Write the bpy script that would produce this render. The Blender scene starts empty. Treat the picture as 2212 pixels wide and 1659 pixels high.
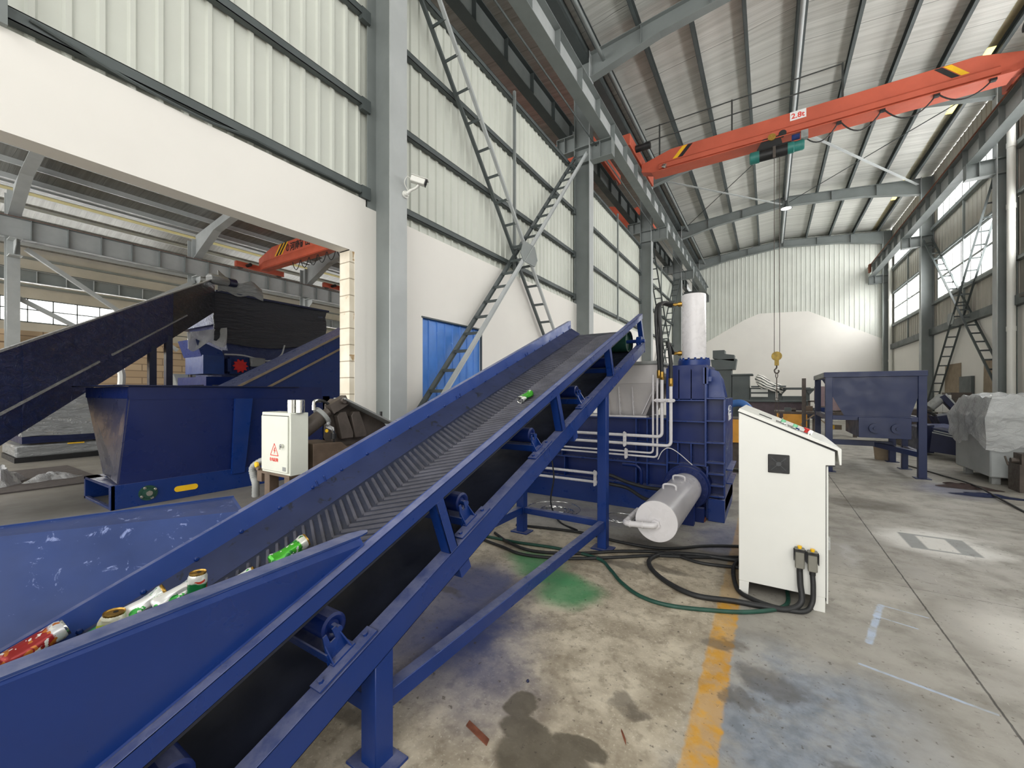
import bpy, math, random
from mathutils import Vector, Matrix
C = bpy.context.scene.collection
PI = math.pi
V = Vector
random.seed(7)
def lin(c):
    return tuple((x/255/12.92) if x <= 10 else (((x/255)+.055)/1.055)**2.4 for x in c) + (1.0,)

# ---------------------------------------------------------------- shader node helper
class NT:
    def __init__(s, name):
        s.m = bpy.data.materials.new(name); s.m.use_nodes = True
        s.t = s.m.node_tree; s.t.nodes.clear()
        s.out = s.t.nodes.new('ShaderNodeOutputMaterial')
        s._pos = None
    def n(s, typ, **kw):
        nd = s.t.nodes.new(typ)
        for k, v in kw.items(): setattr(nd, k, v)
        return nd
    def link(s, a, b): s.t.links.new(a, b)
    def put(s, sock, v):
        if isinstance(v, bpy.types.NodeSocket): s.link(v, sock)
        elif v is not None:
            if isinstance(v, tuple) and len(v) == 3 and sock.type == 'RGBA': v = v + (1,)
            sock.default_value = v
    def pos(s):
        if s._pos is None:
            g = s.n('ShaderNodeNewGeometry'); s._pos = g.outputs['Position']
            x = s.n('ShaderNodeSeparateXYZ'); s.link(s._pos, x.inputs[0]); s.xyz = x.outputs
        return s._pos
    def obj(s):
        return s.n('ShaderNodeTexCoord').outputs['Object']
    def math(s, op, a, b=None, c=None, clamp=False):
        nd = s.n('ShaderNodeMath', operation=op, use_clamp=clamp)
        s.put(nd.inputs[0], a); s.put(nd.inputs[1], b)
        if c is not None: s.put(nd.inputs[2], c)
        return nd.outputs[0]
    def mul(s, a, b): return s.math('MULTIPLY', a, b)
    def add(s, a, b): return s.math('ADD', a, b)
    def noise(s, scale, detail=3, rough=.55, vec=None, dist=0.0):
        nd = s.n('ShaderNodeTexNoise'); nd.inputs['Scale'].default_value = scale
        nd.inputs['Detail'].default_value = detail; nd.inputs['Roughness'].default_value = rough
        nd.inputs['Distortion'].default_value = dist
        s.link(vec if vec is not None else s.pos(), nd.inputs['Vector'])
        return nd.outputs['Fac']
    def scaled(s, sc, vec=None):
        nd = s.n('ShaderNodeVectorMath', operation='MULTIPLY')
        s.link(vec if vec is not None else s.pos(), nd.inputs[0]); nd.inputs[1].default_value = sc
        return nd.outputs[0]
    def rng(s, v, a, b, c=0.0, d=1.0, smooth=True):
        nd = s.n('ShaderNodeMapRange'); nd.interpolation_type = 'SMOOTHSTEP' if smooth else 'LINEAR'
        s.put(nd.inputs[0], v)
        for i, q in enumerate((a, b, c, d)): nd.inputs[i+1].default_value = q
        return nd.outputs[0]
    def mix(s, f, a, b, mode='MIX'):
        nd = s.n('ShaderNodeMix', data_type='RGBA', blend_type=mode)
        s.put(nd.inputs[0], f); s.put(nd.inputs[6], a); s.put(nd.inputs[7], b)
        return nd.outputs[2]
    def bump(s, h, strength=.2, dist=.01):
        nd = s.n('ShaderNodeBump'); nd.inputs['Strength'].default_value = strength; nd.inputs['Distance'].default_value = dist
        s.link(h, nd.inputs['Height']); return nd.outputs[0]
    def bsdf(s, color, rough=.5, metal=0.0, normal=None, spec=None, **kw):
        p = s.n('ShaderNodeBsdfPrincipled')
        s.put(p.inputs['Base Color'], color); s.put(p.inputs['Roughness'], rough); s.put(p.inputs['Metallic'], metal)
        if normal is not None: s.link(normal, p.inputs['Normal'])
        if spec is not None: p.inputs['Specular IOR Level'].default_value = spec
        for k, v in kw.items(): s.put(p.inputs[k.replace('_', ' ')], v)
        s.link(p.outputs[0], s.out.inputs[0]); return p

def paint(name, rgb, rough=.45, metal=0.0, var=.12, scale=6., bump=0.0, bscale=40., spec=None, wear=None, dust_sheen=0.0, wl=.66):
    """painted surface with slight tone variation; wear = a second colour in small scuffs"""
    t = NT(name); c = lin(rgb)
    nz = t.noise(scale, 4, .6)
    d = tuple(x*(1-var) for x in c[:3]); l = tuple(min(1, x*(1+var)) for x in c[:3])
    col = t.mix(t.rng(nz, .3, .7), d, l)
    if wear:
        w = t.noise(scale*5, 6, .7, dist=.6)
        col = t.mix(t.rng(w, wl, wl+.07), col, lin(wear))
    if dust_sheen:  # dust on upward faces, plus rail-top reflection put into the colour
        g = t.n('ShaderNodeNewGeometry'); sp = t.n('ShaderNodeSeparateXYZ'); t.link(g.outputs['True Normal'], sp.inputs[0])
        dm = t.mul(t.rng(sp.outputs[2], .75, .9), t.rng(t.noise(scale*4, 4, .65), .25, .7, dust_sheen*.35, dust_sheen))
        col = t.mix(dm, col, lin((150, 152, 172)))
    r = t.rng(t.noise(scale*2.2, 3), .3, .7, max(.05, rough-.08), min(1, rough+.08))
    nm = t.bump(t.noise(bscale, 3), bump, .004) if bump else None
    t.bsdf(col, r, metal, nm, spec)
    return t.m

# ---------------------------------------------------------------- mesh builder (world coordinates)
class MB:
    def __init__(s): s.v = []; s.f = []
    def add(s, vs, fs):
        b = len(s.v); s.v += [tuple(p) for p in vs]; s.f += [tuple(b+i for i in f) for f in fs]; return s
    def box(s, x0, x1, y0, y1, z0, z1):
        vs = [(x, y, z) for z in (z0, z1) for x, y in ((x0, y0), (x1, y0), (x1, y1), (x0, y1))]
        return s.add(vs, [(3, 2, 1, 0), (4, 5, 6, 7), (0, 1, 5, 4), (1, 2, 6, 5), (2, 3, 7, 6), (3, 0, 4, 7)])
    def obox(s, c, ax, ay, az):
        """box from centre and three half vectors"""
        c, ax, ay, az = V(c), V(ax), V(ay), V(az)
        vs = [c+i*ax+j*ay+k*az for k in (-1, 1) for i, j in ((-1, -1), (1, -1), (1, 1), (-1, 1))]
        fs = [(3, 2, 1, 0), (4, 5, 6, 7), (0, 1, 5, 4), (1, 2, 6, 5), (2, 3, 7, 6), (3, 0, 4, 7)]
        if ax.cross(ay).dot(az) < 0: fs = [f[::-1] for f in fs]
        return s.add(vs, fs)
    def bar(s, p0, p1, w, h, up=(0, 0, 1)):
        """rectangular bar; w across, h along 'up'"""
        p0, p1 = V(p0), V(p1); d = (p1-p0); L = d.length; d.normalize()
        u = V(up); sd = d.cross(u)
        if sd.length < 1e-5: sd = d.cross(V((1, 0, 0)))
        sd.normalize(); u = sd.cross(d)
        return s.obox((p0+p1)/2, d*L/2, sd*w/2, u*h/2)
    def prism(s, pts, vec):
        """closed polygon (3D points) extruded along vec"""
        pts = [V(p) for p in pts]; vec = V(vec); n = len(pts)
        nrm = V((0, 0, 0))
        for i in range(n): nrm += (pts[i]-pts[0]).cross(pts[(i+1) % n]-pts[0])
        if nrm.dot(vec) < 0: pts = pts[::-1]
        vs = pts+[p+vec for p in pts]
        fs = [tuple(range(n-1, -1, -1)), tuple(range(n, 2*n))]+[(i, (i+1) % n, (i+1) % n+n, i+n) for i in range(n)]
        return s.add(vs, fs)
    def plate(s, pts, th):
        pts = [V(p) for p in pts]; n = (pts[1]-pts[0]).cross(pts[2]-pts[0]).normalized()
        return s.prism([p-n*th/2 for p in pts], n*th)
    def ring(s, c, ax, r, seg):
        ax = V(ax).normalized(); a = ax.orthogonal().normalized(); b = ax.cross(a)
        return [V(c)+r*(math.cos(2*PI*i/seg)*a+math.sin(2*PI*i/seg)*b) for i in range(seg)]
    def cyl(s, p0, p1, r0, r1=None, seg=20):
        r1 = r0 if r1 is None else r1; p0, p1 = V(p0), V(p1)
        vs = s.ring(p0, p1-p0, r0, seg)+s.ring(p1, p1-p0, r1, seg)
        fs = [tuple(range(seg-1, -1, -1)), tuple(range(seg, 2*seg))]+[(i, (i+1) % seg, (i+1) % seg+seg, i+seg) for i in range(seg)]
        return s.add(vs, fs)
    def lathe(s, p, ax, prof, seg=24):
        """prof: list of (radius, distance along axis); r=0 ends close"""
        p, ax = V(p), V(ax).normalized(); vs = []; fs = []
        for r, d in prof: vs += s.ring(p+ax*d, ax, max(r, 1e-5), seg)
        for k in range(len(prof)-1):
            for i in range(seg): fs.append((k*seg+i, k*seg+(i+1) % seg, (k+1)*seg+(i+1) % seg, (k+1)*seg+i))
        fs += [tuple(range(seg-1, -1, -1)), tuple(range((len(prof)-1)*seg, len(prof)*seg))]
        return s.add(vs, fs)
    def pipe(s, p0, p1, r, t, seg=24):
        """hollow tube"""
        p0, p1 = V(p0), V(p1); ax = p1-p0
        rr = [s.ring(p0, ax, r, seg), s.ring(p1, ax, r, seg), s.ring(p1, ax, r-t, seg), s.ring(p0, ax, r-t, seg)]
        vs = sum(rr, []); fs = []
        for k in range(4):
            for i in range(seg):
                a, b = k*seg, ((k+1) % 4)*seg
                fs.append((a+i, a+(i+1) % seg, b+(i+1) % seg, b+i))
        return s.add(vs, fs)
    def tube(s, pts, r, seg=8, closed=False):
        pts = [V(p) for p in pts]; n = len(pts); rs = r if isinstance(r, (list, tuple)) else [r]*n
        tg = []
        for i in range(n):
            a = pts[(i-1) % n] if (closed or i > 0) else pts[i]; b = pts[(i+1) % n] if (closed or i < n-1) else pts[i]
            tg.append((b-a).normalized())
        nrm = tg[0].orthogonal().normalized(); vs = []; fs = []
        for i in range(n):
            nrm = (nrm-tg[i]*nrm.dot(tg[i]))
            nrm = nrm.normalized() if nrm.length > 1e-6 else tg[i].orthogonal().normalized()
            b = tg[i].cross(nrm)
            vs += [pts[i]+rs[i]*(math.cos(2*PI*k/seg)*nrm+math.sin(2*PI*k/seg)*b) for k in range(seg)]
        m = n if closed else n-1
        for i in range(m):
            for k in range(seg):
                j = (i+1) % n
                fs.append((i*seg+k, i*seg+(k+1) % seg, j*seg+(k+1) % seg, j*seg+k))
        if not closed: fs += [tuple(range(seg-1, -1, -1)), tuple(range((n-1)*seg, n*seg))]
        return s.add(vs, fs)
    def sphere(s, c, r, seg=16, rings=10, sc=(1, 1, 1)):
        vs = []; fs = []
        for j in range(rings+1):
            th = PI*j/rings
            for i in range(seg):
                ph = 2*PI*i/seg
                vs.append((c[0]+r*sc[0]*max(math.sin(th), 1e-4)*math.cos(ph), c[1]+r*sc[1]*max(math.sin(th), 1e-4)*math.sin(ph), c[2]+r*sc[2]*math.cos(th)))
        for j in range(rings):
            for i in range(seg): fs.append((j*seg+i, (j+1)*seg+i, (j+1)*seg+(i+1) % seg, j*seg+(i+1) % seg))
        return s.add(vs, fs)
    def grid(s, fn, nu, nv, th=0.0):
        """surface fn(u,v)->point, thickened along its normals"""
        P = [[V(fn(i/nu, j/nv)) for j in range(nv+1)] for i in range(nu+1)]
        idx = lambda i, j: i*(nv+1)+j
        top = [p for row in P for p in row]
        if th <= 0:
            return s.add(top, [(idx(i, j), idx(i+1, j), idx(i+1, j+1), idx(i, j+1)) for i in range(nu) for j in range(nv)])
        bot = []
        for i in range(nu+1):
            for j in range(nv+1):
                du = P[min(i+1, nu)][j]-P[max(i-1, 0)][j]; dv = P[i][min(j+1, nv)]-P[i][max(j-1, 0)]
                n = du.cross(dv); n = n.normalized() if n.length > 1e-9 else V((0, 0, 1))
                bot.append(P[i][j]-n*th)
        o = len(top); fs = []
        for i in range(nu):
            for j in range(nv):
                q = (idx(i, j), idx(i+1, j), idx(i+1, j+1), idx(i, j+1)); fs.append(q); fs.append(tuple(k+o for k in q[::-1]))
        e = [idx(i, 0) for i in range(nu+1)]+[idx(nu, j) for j in range(1, nv+1)]+[idx(i, nv) for i in range(nu-1, -1, -1)]+[idx(0, j) for j in range(nv-1, 0, -1)]
        for a, b in zip(e, e[1:]+e[:1]): fs.append((b, a, a+o, b+o))
        return s.add(top+bot, fs)
    def hexbolt(s, c, ax, r, h):
        ax = V(ax).normalized(); c = V(c)
        s.cyl(c, c+ax*h*.3, r*1.5, seg=12); return s.cyl(c+ax*h*.3, c+ax*h, r, seg=6)

ORG = {}
def _o(o):
    return ORG.get(o.name, V((0, 0, 0))) if o is not None else V((0, 0, 0))
def thing(name, label, cat, loc=(0, 0, 0), group=None, kind=None):
    o = bpy.data.objects.new(name, None); C.objects.link(o); o.location = loc; o.empty_display_size = .1
    ORG[o.name] = V(loc); tag(o, label, cat, group, kind); return o
def tag(o, label, cat, group=None, kind=None):
    o['label'] = label; o['category'] = cat
    if group: o['group'] = group
    if kind: o['kind'] = kind
    return o
def obj(name, mb, mat, parent=None, bevel=0.0, smooth=40, loc=None, label=None, seg=1):
    """ONE mesh object; vertices are given in world space"""
    org = _o(parent) if loc is None else V(loc)
    me = bpy.data.meshes.new(name); me.from_pydata([tuple(V(p)-org) for p in mb.v], [], mb.f); me.update()
    if smooth:
        me.shade_smooth(); me.set_sharp_from_angle(angle=math.radians(smooth))
    for m in (mat if isinstance(mat, (list, tuple)) else [mat]): me.materials.append(m)
    o = bpy.data.objects.new(name, me); C.objects.link(o)
    if parent is not None:
        o.parent = parent; ORG[o.name] = org
    else:
        o.location = org; ORG[o.name] = org
    if bevel:
        b = o.modifiers.new('bevel', 'BEVEL'); b.width = bevel; b.segments = seg; b.limit_method = 'ANGLE'; b.angle_limit = math.radians(50)
    if label: o['label'] = label
    return o
def struct(name, mb, mat, parent=None, **k):
    o = obj(name, mb, mat, parent, **k); o['kind'] = 'structure'; return o
def copy_tree(o, delta=(0, 0, 0), label=None, parent=None):
    """a thing with copies of its parts and sub-parts, moved by delta"""
    c = o.copy(); C.objects.link(c)
    if parent is not None: c.parent = parent
    else:
        c.location = o.location+V(delta)
    if label: c['label'] = label
    for ch in list(o.children): copy_tree(ch, parent=c)
    return c
def text_mb(body, size, origin, xdir, ydir, depth=.002, bold=0.0):
    """lettering as a mesh: written along xdir, upright along ydir, baseline starts at origin"""
    cu = bpy.data.curves.new('t', 'FONT'); cu.body = body; cu.size = size; cu.extrude = depth/2; cu.offset = bold; cu.resolution_u = 3
    o = bpy.data.objects.new('t', cu); C.objects.link(o)
    dg = bpy.context.evaluated_depsgraph_get(); dg.update()
    ev = o.evaluated_get(dg); me = ev.to_mesh()
    x, y = V(xdir).normalized(), V(ydir).normalized(); z = x.cross(y); og = V(origin)
    mb = MB(); mb.add([og+x*p.co.x+y*p.co.y+z*p.co.z for p in me.vertices], [tuple(f.vertices) for f in me.polygons])
    ev.to_mesh_clear(); bpy.data.objects.remove(o); bpy.data.curves.remove(cu)
    return mb
def spline(pts, n=8):
    """Catmull-Rom through points"""
    pts = [V(p) for p in pts]; out = []
    P = [pts[0]*2-pts[1]]+pts+[pts[-1]*2-pts[-2]]
    for i in range(1, len(P)-2):
        for k in range(n):
            t = k/n; a, b, c, d = P[i-1], P[i], P[i+1], P[i+2]
            out.append(.5*((2*b)+(c-a)*t+(2*a-5*b+4*c-d)*t*t+(3*b-a-3*c+d)*t**3))
    return out+[pts[-1]]
def hsection(mb, x0, x1, yc, w, z0, z1, tf=.014, tw=.01):
    """vertical H-section, flanges facing X"""
    mb.box(x0, x0+tf, yc-w/2, yc+w/2, z0, z1); mb.box(x1-tf, x1, yc-w/2, yc+w/2, z0, z1); return mb
# ================================================================= materials
M = {}
M['steel'] = paint('steel_grey', (122, 128, 127), .5, var=.08, scale=1.5, wear=(140, 145, 144))
M['steel_dark'] = paint('steel_dark', (78, 85, 85), .55, var=.1, scale=1.5)
M['steel_pale'] = paint('steel_pale', (168, 172, 172), .5, var=.06, scale=2.)
M['rust'] = paint('rust', (120, 70, 50), .8, var=.3, scale=12)
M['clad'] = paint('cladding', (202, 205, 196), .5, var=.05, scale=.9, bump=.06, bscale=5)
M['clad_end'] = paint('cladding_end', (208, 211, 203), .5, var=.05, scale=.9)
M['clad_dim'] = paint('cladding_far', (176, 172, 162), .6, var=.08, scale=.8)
M['plaster'] = paint('white_plaster', (233, 230, 224), .75, var=.02, scale=.8, bump=.08, bscale=9)
M['blue'] = paint('machine_blue', (12, 46, 112), .34, var=.05, scale=3., spec=.5, dust_sheen=.5)
M['blue_pale'] = paint('dusty_sheen_blue', (38, 62, 118), .36, var=.1, scale=5., wear=(66, 88, 150), dust_sheen=.4)
M['blue_dark'] = paint('deep_blue', (10, 33, 92), .4, var=.05, scale=3., dust_sheen=.35, spec=.35)
M['navy'] = paint('navy_paint', (22, 30, 64), .4, var=.12, scale=3.)
M['rubber'] = paint('rubber', (38, 42, 56), .46, var=.18, scale=5, bump=.1, bscale=30)
M['hose'] = paint('hose_rubber', (34, 35, 36), .55, var=.15, scale=10)
M['white'] = paint('white_enamel', (220, 220, 214), .4, var=.02, scale=2)
M['offwhite'] = paint('box_enamel', (214, 216, 204), .45, var=.03, scale=4, wear=(198, 200, 188))
M['pipe_white'] = paint('pipe_white', (210, 207, 208), .3, var=.03, scale=6)
M['silver'] = paint('silver_paint', (186, 183, 186), .34, var=.03, scale=1.2)
M['chrome'] = paint('steel_bright', (210, 210, 206), .22, 1.0, var=.05, scale=20)
M['iron'] = paint('dark_iron', (86, 78, 72), .55, .3, var=.2, scale=8, wear=(112, 92, 78))
M['brownsteel'] = paint('brown_steel', (104, 88, 74), .6, .2, var=.25, scale=5, wear=(140, 112, 88))
M['orange'] = paint('crane_orange', (194, 92, 68), .5, var=.08, scale=1.5)
M['yellow'] = paint('yellow_paint', (240, 190, 30), .45, var=.06, scale=8)
M['amber'] = paint('amber_paint', (212, 150, 54), .5, var=.1, scale=6)
M['black'] = paint('black_plastic', (26, 26, 27), .5, var=.15, scale=10)
M['grey_plastic'] = paint('grey_plastic', (120, 118, 108), .5, var=.06, scale=20)
M['red'] = paint('red_paint', (200, 40, 36), .45, var=.1, scale=10)
M['green'] = paint('green_paint', (50, 160, 60), .4, var=.1, scale=10)
M['mint'] = paint('mint_button', (130, 205, 160), .35, var=.05, scale=10)
M['brass'] = paint('brass', (176, 140, 70), .35, .9, var=.15, scale=20)
M['greengrey'] = paint('lagging_green', (28, 70, 58), .5, var=.15, scale=10)
M['teal'] = paint('hoist_teal', (40, 112, 104), .45, var=.12, scale=10)
M['brick'] = None
M['card'] = paint('board_brown', (148, 132, 112), .8, var=.12, scale=5)
M['tarp_brown'] = paint('tarp_brown', (58, 44, 42), .85, var=.2, scale=8)
M['cloth_blue'] = paint('cloth_blue', (26, 46, 96), .85, var=.2, scale=10)
M['ink_red'] = paint('ink_red', (222, 70, 58), .6, var=.05)
M['ink_white'] = paint('ink_white', (235, 235, 235), .6, var=.03)
M['ink_black'] = paint('ink_black', (28, 26, 26), .6, var=.05)
M['lid_grey'] = paint('worn_grey', (140, 142, 140), .5, var=.15, scale=9)
def jamb_mat():
    t = NT('jamb_blocks'); t.pos(); z = t.xyz[2]
    f = t.math('FRACT', t.mul(z, 5.4))
    ln = t.math('MULTIPLY', t.rng(f, 0, .05, 0, 1), t.rng(f, .95, 1, 1, 0))
    col = t.mix(t.rng(t.noise(3, 4), .3, .7), lin((214, 204, 184)), lin((232, 224, 208)))
    col = t.mix(t.rng(t.noise(9, 5, dist=.5), .64, .7), col, lin((176, 148, 110)))
    t.bsdf(t.mix(ln, lin((150, 138, 118)), col), .8, normal=t.bump(ln, .6, .006)); return t.m
M['jamb'] = jamb_mat()
def brick_mat():
    t = NT('far_brick'); b = t.n('ShaderNodeTexBrick'); sx = t.n('ShaderNodeCombineXYZ'); t.pos()
    t.link(t.xyz[1], sx.inputs[0]); t.link(t.xyz[2], sx.inputs[1]); t.link(sx.outputs[0], b.inputs['Vector'])
    b.inputs['Color1'].default_value = lin((196, 172, 142)); b.inputs['Color2'].default_value = lin((182, 158, 128)); b.inputs['Mortar'].default_value = lin((140, 120, 98))
    b.inputs['Scale'].default_value = 1; b.inputs['Brick Width'].default_value = 1.6; b.inputs['Row Height'].default_value = .32; b.inputs['Mortar Size'].default_value = .02
    t.bsdf(b.outputs[0], .85); return t.m
M['brick'] = brick_mat()
def foil_mat(name, a, b):
    """white insulation foil under the roof: fine cross wrinkles and lap joints"""
    t = NT(name); t.pos()
    st = t.noise(1, 4, .6, vec=t.scaled((.25, 9., .25)))
    st2 = t.noise(1, 2, .5, vec=t.scaled((.5, 26., .5)))
    yy = t.add(t.xyz[1], t.mul(t.noise(.8, 2), .12))
    f = t.math('FRACT', t.mul(yy, .85)); jn = t.rng(t.math('ABSOLUTE', t.add(f, -.5)), 0, .012, 1, 0)
    col = t.mix(t.rng(st, .3, .7), lin(a), lin(b)); col = t.mix(t.mul(jn, .8), col, lin((90, 90, 88)))
    h = t.add(t.mul(st, .7), t.mul(st2, .5))
    t.bsdf(col, .38, .25, t.bump(h, .55, .03)); return t.m
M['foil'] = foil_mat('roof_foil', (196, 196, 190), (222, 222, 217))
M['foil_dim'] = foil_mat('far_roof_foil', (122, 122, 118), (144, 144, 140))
def glass_mat(name, tint=(1, 1, 1)):
    t = NT(name); a = t.n('ShaderNodeBsdfTransparent'); a.inputs[0].default_value = tint+(1,)
    g = t.n('ShaderNodeBsdfGlossy'); g.inputs['Roughness'].default_value = .05; mx = t.n('ShaderNodeMixShader')
    mx.inputs[0].default_value = .06; t.link(a.outputs[0], mx.inputs[1]); t.link(g.outputs[0], mx.inputs[2]); t.link(mx.outputs[0], t.out.inputs[0]); return t.m
M['glass'] = glass_mat('window_glass')
def skylight_mat():
    t = NT('skylight_sheet'); a = t.n('ShaderNodeBsdfTranslucent'); a.inputs[0].default_value = lin((250, 238, 190))
    b = t.n('ShaderNodeBsdfTransparent'); b.inputs[0].default_value = lin((245, 232, 180)); mx = t.n('ShaderNodeMixShader'); mx.inputs[0].default_value = .45
    t.link(a.outputs[0], mx.inputs[1]); t.link(b.outputs[0], mx.inputs[2]); t.link(mx.outputs[0], t.out.inputs[0]); return t.m
M['skylight'] = skylight_mat()
def wrap_mat(name, tint, alpha, rough=.16, streak=(3, 3, 18)):
    """cling film: wrinkled clear or dark plastic"""
    t = NT(name); p = t.n('ShaderNodeBsdfPrincipled'); h = t.noise(1, 5, .65, vec=t.scaled(streak, t.pos()), dist=1.2)
    t.put(p.inputs['Base Color'], lin(tint)); p.inputs['Roughness'].default_value = rough; p.inputs['Specular IOR Level'].default_value = .6
    t.link(t.bump(h, 1.0, .07), p.inputs['Normal']); p.inputs['Alpha'].default_value = alpha
    t.link(p.outputs[0], t.out.inputs[0]); return t.m
M['film_dark'] = wrap_mat('dark_film', (58, 60, 68), 1.0)
M['film_navy'] = wrap_mat('navy_film', (44, 56, 104), 1.0, .3, (5, 5, 9))
M['film_grey'] = wrap_mat('grey_film', (150, 152, 152), 1.0, .22, (4, 4, 16))
M['film_clear'] = wrap_mat('clear_film', (225, 226, 226), .6, .14, (7, 7, 7))

def floor_mat():
    t = NT('workshop_floor'); t.pos(); X, Y = t.xyz[0], t.xyz[1]
    n1 = t.noise(.7, 5, .6); n2 = t.noise(3.2, 6, .65); n3 = t.noise(14, 5, .6); n4 = t.noise(60, 3, .6); n5 = t.noise(1.9, 4, .6, dist=.8)
    wx = t.add(X, t.mul(t.add(n3, -.5), .05)); wy = t.add(Y, t.mul(t.add(n3, -.5), .05))
    bx = t.add(X, t.mul(t.add(n2, -.5), .5)); by = t.add(Y, t.mul(t.add(n5, -.5), .5))
    def rect(x, y, x0, x1, y0, y1, s):
        a = t.mul(t.rng(x, x0-s, x0+s), t.rng(x, x1-s, x1+s, 1, 0)); b = t.mul(t.rng(y, y0-s, y0+s), t.rng(y, y1-s, y1+s, 1, 0)); return t.mul(a, b)
    def blob(x, y, cx, cy, rx, ry, s0=.6, s1=1.):
        a = t.mul(t.add(x, -cx), 1/rx); b = t.mul(t.add(y, -cy), 1/ry)
        return t.rng(t.math('SQRT', t.add(t.mul(a, a), t.mul(b, b))), s0, s1, 1, 0)
    def seg(x0, y0, x1, y1, w):
        """distance to a line piece -> mask"""
        dx, dy = x1-x0, y1-y0; L2 = dx*dx+dy*dy
        a, b = t.add(X, -x0), t.add(Y, -y0)
        h = t.math('MULTIPLY', t.add(t.mul(a, dx), t.mul(b, dy)), 1/L2, clamp=True)
        ex, ey = t.add(a, t.mul(h, -dx)), t.add(b, t.mul(h, -dy))
        d = t.math('SQRT', t.add(t.mul(ex, ex), t.mul(ey, ey)))
        return t.rng(t.add(d, t.mul(t.add(n3, -.5), w*1.2)), w*.5, w*1.1, 1, 0)
    con = t.mix(t.rng(n1, .3, .7), lin((150, 146, 138)), lin((176, 172, 163)))
    con = t.mix(t.mul(t.rng(n2, .42, .68), .5), con, lin((112, 108, 100)))
    # left of the yellow line: beige, flaking concrete
    beige = t.mix(t.rng(n2, .3, .7), lin((156, 145, 126)), lin((212, 201, 180)))
    beige = t.mix(t.mul(t.rng(n3, .48, .66), .45), beige, lin((120, 108, 90))); beige = t.mix(t.mul(t.rng(n4, .55, .72), .5), beige, lin((228, 220, 202)))
    beige = t.mix(t.mul(t.rng(n5, .5, .72), .6), beige, lin((128, 116, 98)))
    left = rect(wx, wy, -9, -.24, -5, 4.0, .1)
    col = t.mix(left, con, beige)
    # right: bluish grey worn paint, near the camera
    bl = rect(bx, by, -.2, .55, -2, 2.75, .22)
    worn = t.mix(t.rng(n3, .35, .65), lin((116, 124, 134)), lin((140, 148, 160)))
    col = t.mix(t.mul(bl, t.rng(n2, .3, .6, .35, .95)), col, worn)
    # blue overspray below the machines
    for c in ((-1.72, 1.95, .75, .85, .75), (-1.95, 2.55, .6, .5, .8), (-.33, 4.75, .5, .9, .55), (-2.0, 4.7, 1.0, .5, .35), (-1.25, 1.7, .5, .5, .35), (2.35, 8.9, .6, .9, .5), (-1.6, 2.0, .3, .45, .95)):
        col = t.mix(t.mul(blob(bx, by, *c[:4], .2, 1.), c[4]), col, lin((56, 70, 122)))
    # green overspray
    for c in ((-1.78, 3.2, .38, .24), (-1.28, 2.82, .32, .34), (-1.55, 3.0, .4, .22)):
        col = t.mix(t.mul(blob(t.add(X, t.mul(t.add(n2, -.5), .2)), t.add(Y, t.mul(t.add(n5, -.5), .2)), *c, .35, 1.), .8), col, lin((62, 146, 92)))
    # white overspray with the ghost of a sprayed frame, then separate pale patches
    wh = blob(bx, by, 1.42, 5.68, .62, .6, .45, 1.)
    col = t.mix(t.mul(wh, .85), col, lin((222, 220, 214)))
    fr = t.math('SUBTRACT', rect(X, Y, 1.17, 1.66, 5.4, 5.92, .012), rect(X, Y, 1.30, 1.52, 5.44, 5.87, .012), clamp=True)
    col = t.mix(t.mul(fr, .9), col, lin((138, 140, 138)))
    col = t.mix(t.mul(blob(bx, by, 1.35, 3.7, .42, .75, .2, 1.), .6), col, lin((226, 222, 214)))  # window light falling on the floor, put into the colour
    col = t.mix(t.mul(blob(bx, by, .62, 4.9, .16, .5, .1, 1.), t.mul(t.rng(n2, .4, .6), .6)), col, lin((214, 214, 214)))
    # yellow line
    yl = rect(wx, wy, -.305, -.175, -3, 3.35, .01)
    yl2 = rect(wx, wy, -.305, -.175, 3.35, 9, .01)
    wearm = t.rng(t.add(t.mul(n2, .5), t.mul(n3, .5)), .38, .58, 1, 0)
    col = t.mix(t.mul(yl, t.rng(wearm, 0, 1, .55, .97)), col, t.mix(t.rng(n2, .3, .7), lin((196, 142, 44)), lin((222, 168, 66))))
    col = t.mix(t.mul(yl2, .4), col, lin((196, 150, 60)))
    # chalk marks
    for s_ in ((.67, 3.82, .51, 3.21, .022), (.67, 3.82, .9, 3.77, .009), (.6, 3.62, .8, 3.56, .009), (.43, 2.93, .9, 2.81, .012)):
        col = t.mix(t.mul(seg(*s_), t.rng(t.noise(11, 4, .6), .32, .58, .25, .7)), col, lin((180, 198, 224)))
    # expansion joints
    jx = t.rng(t.math('ABSOLUTE', t.add(X, t.add(-.925, t.mul(t.add(n3, -.5), .012)))), .003, .007, 1, 0)
    jy = t.math('FRACT', t.add(t.mul(Y, .25), -.07)); jy = t.rng(t.math('ABSOLUTE', t.add(jy, t.add(-.0, t.mul(t.add(n3, -.5), .004)))), .0005, .0014, 1, 0)
    jy = t.mul(jy, t.rng(X, .3, .32))
    jj = t.math('MAXIMUM', jx, jy)
    col = t.mix(t.mul(jj, .85), col, lin((48, 46, 42)))
    # dark spill and stains
    sx_, sy_ = t.add(X, t.mul(t.add(n2, -.5), .16)), t.add(Y, t.mul(t.add(n5, -.5), .16)); sp = None
    for c in ((-1.0, 1.69, .085, .10), (-.9, 1.57, .15, .10), (-.76, 1.44, .25, .17), (-.68, 1.61, .13, .07)):
        b_ = blob(sx_, sy_, *c, .78, 1.); sp = b_ if sp is None else t.math('MAXIMUM', sp, b_)
    col = t.mix(t.mul(sp, .82), col, lin((84, 78, 66)))
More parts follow.
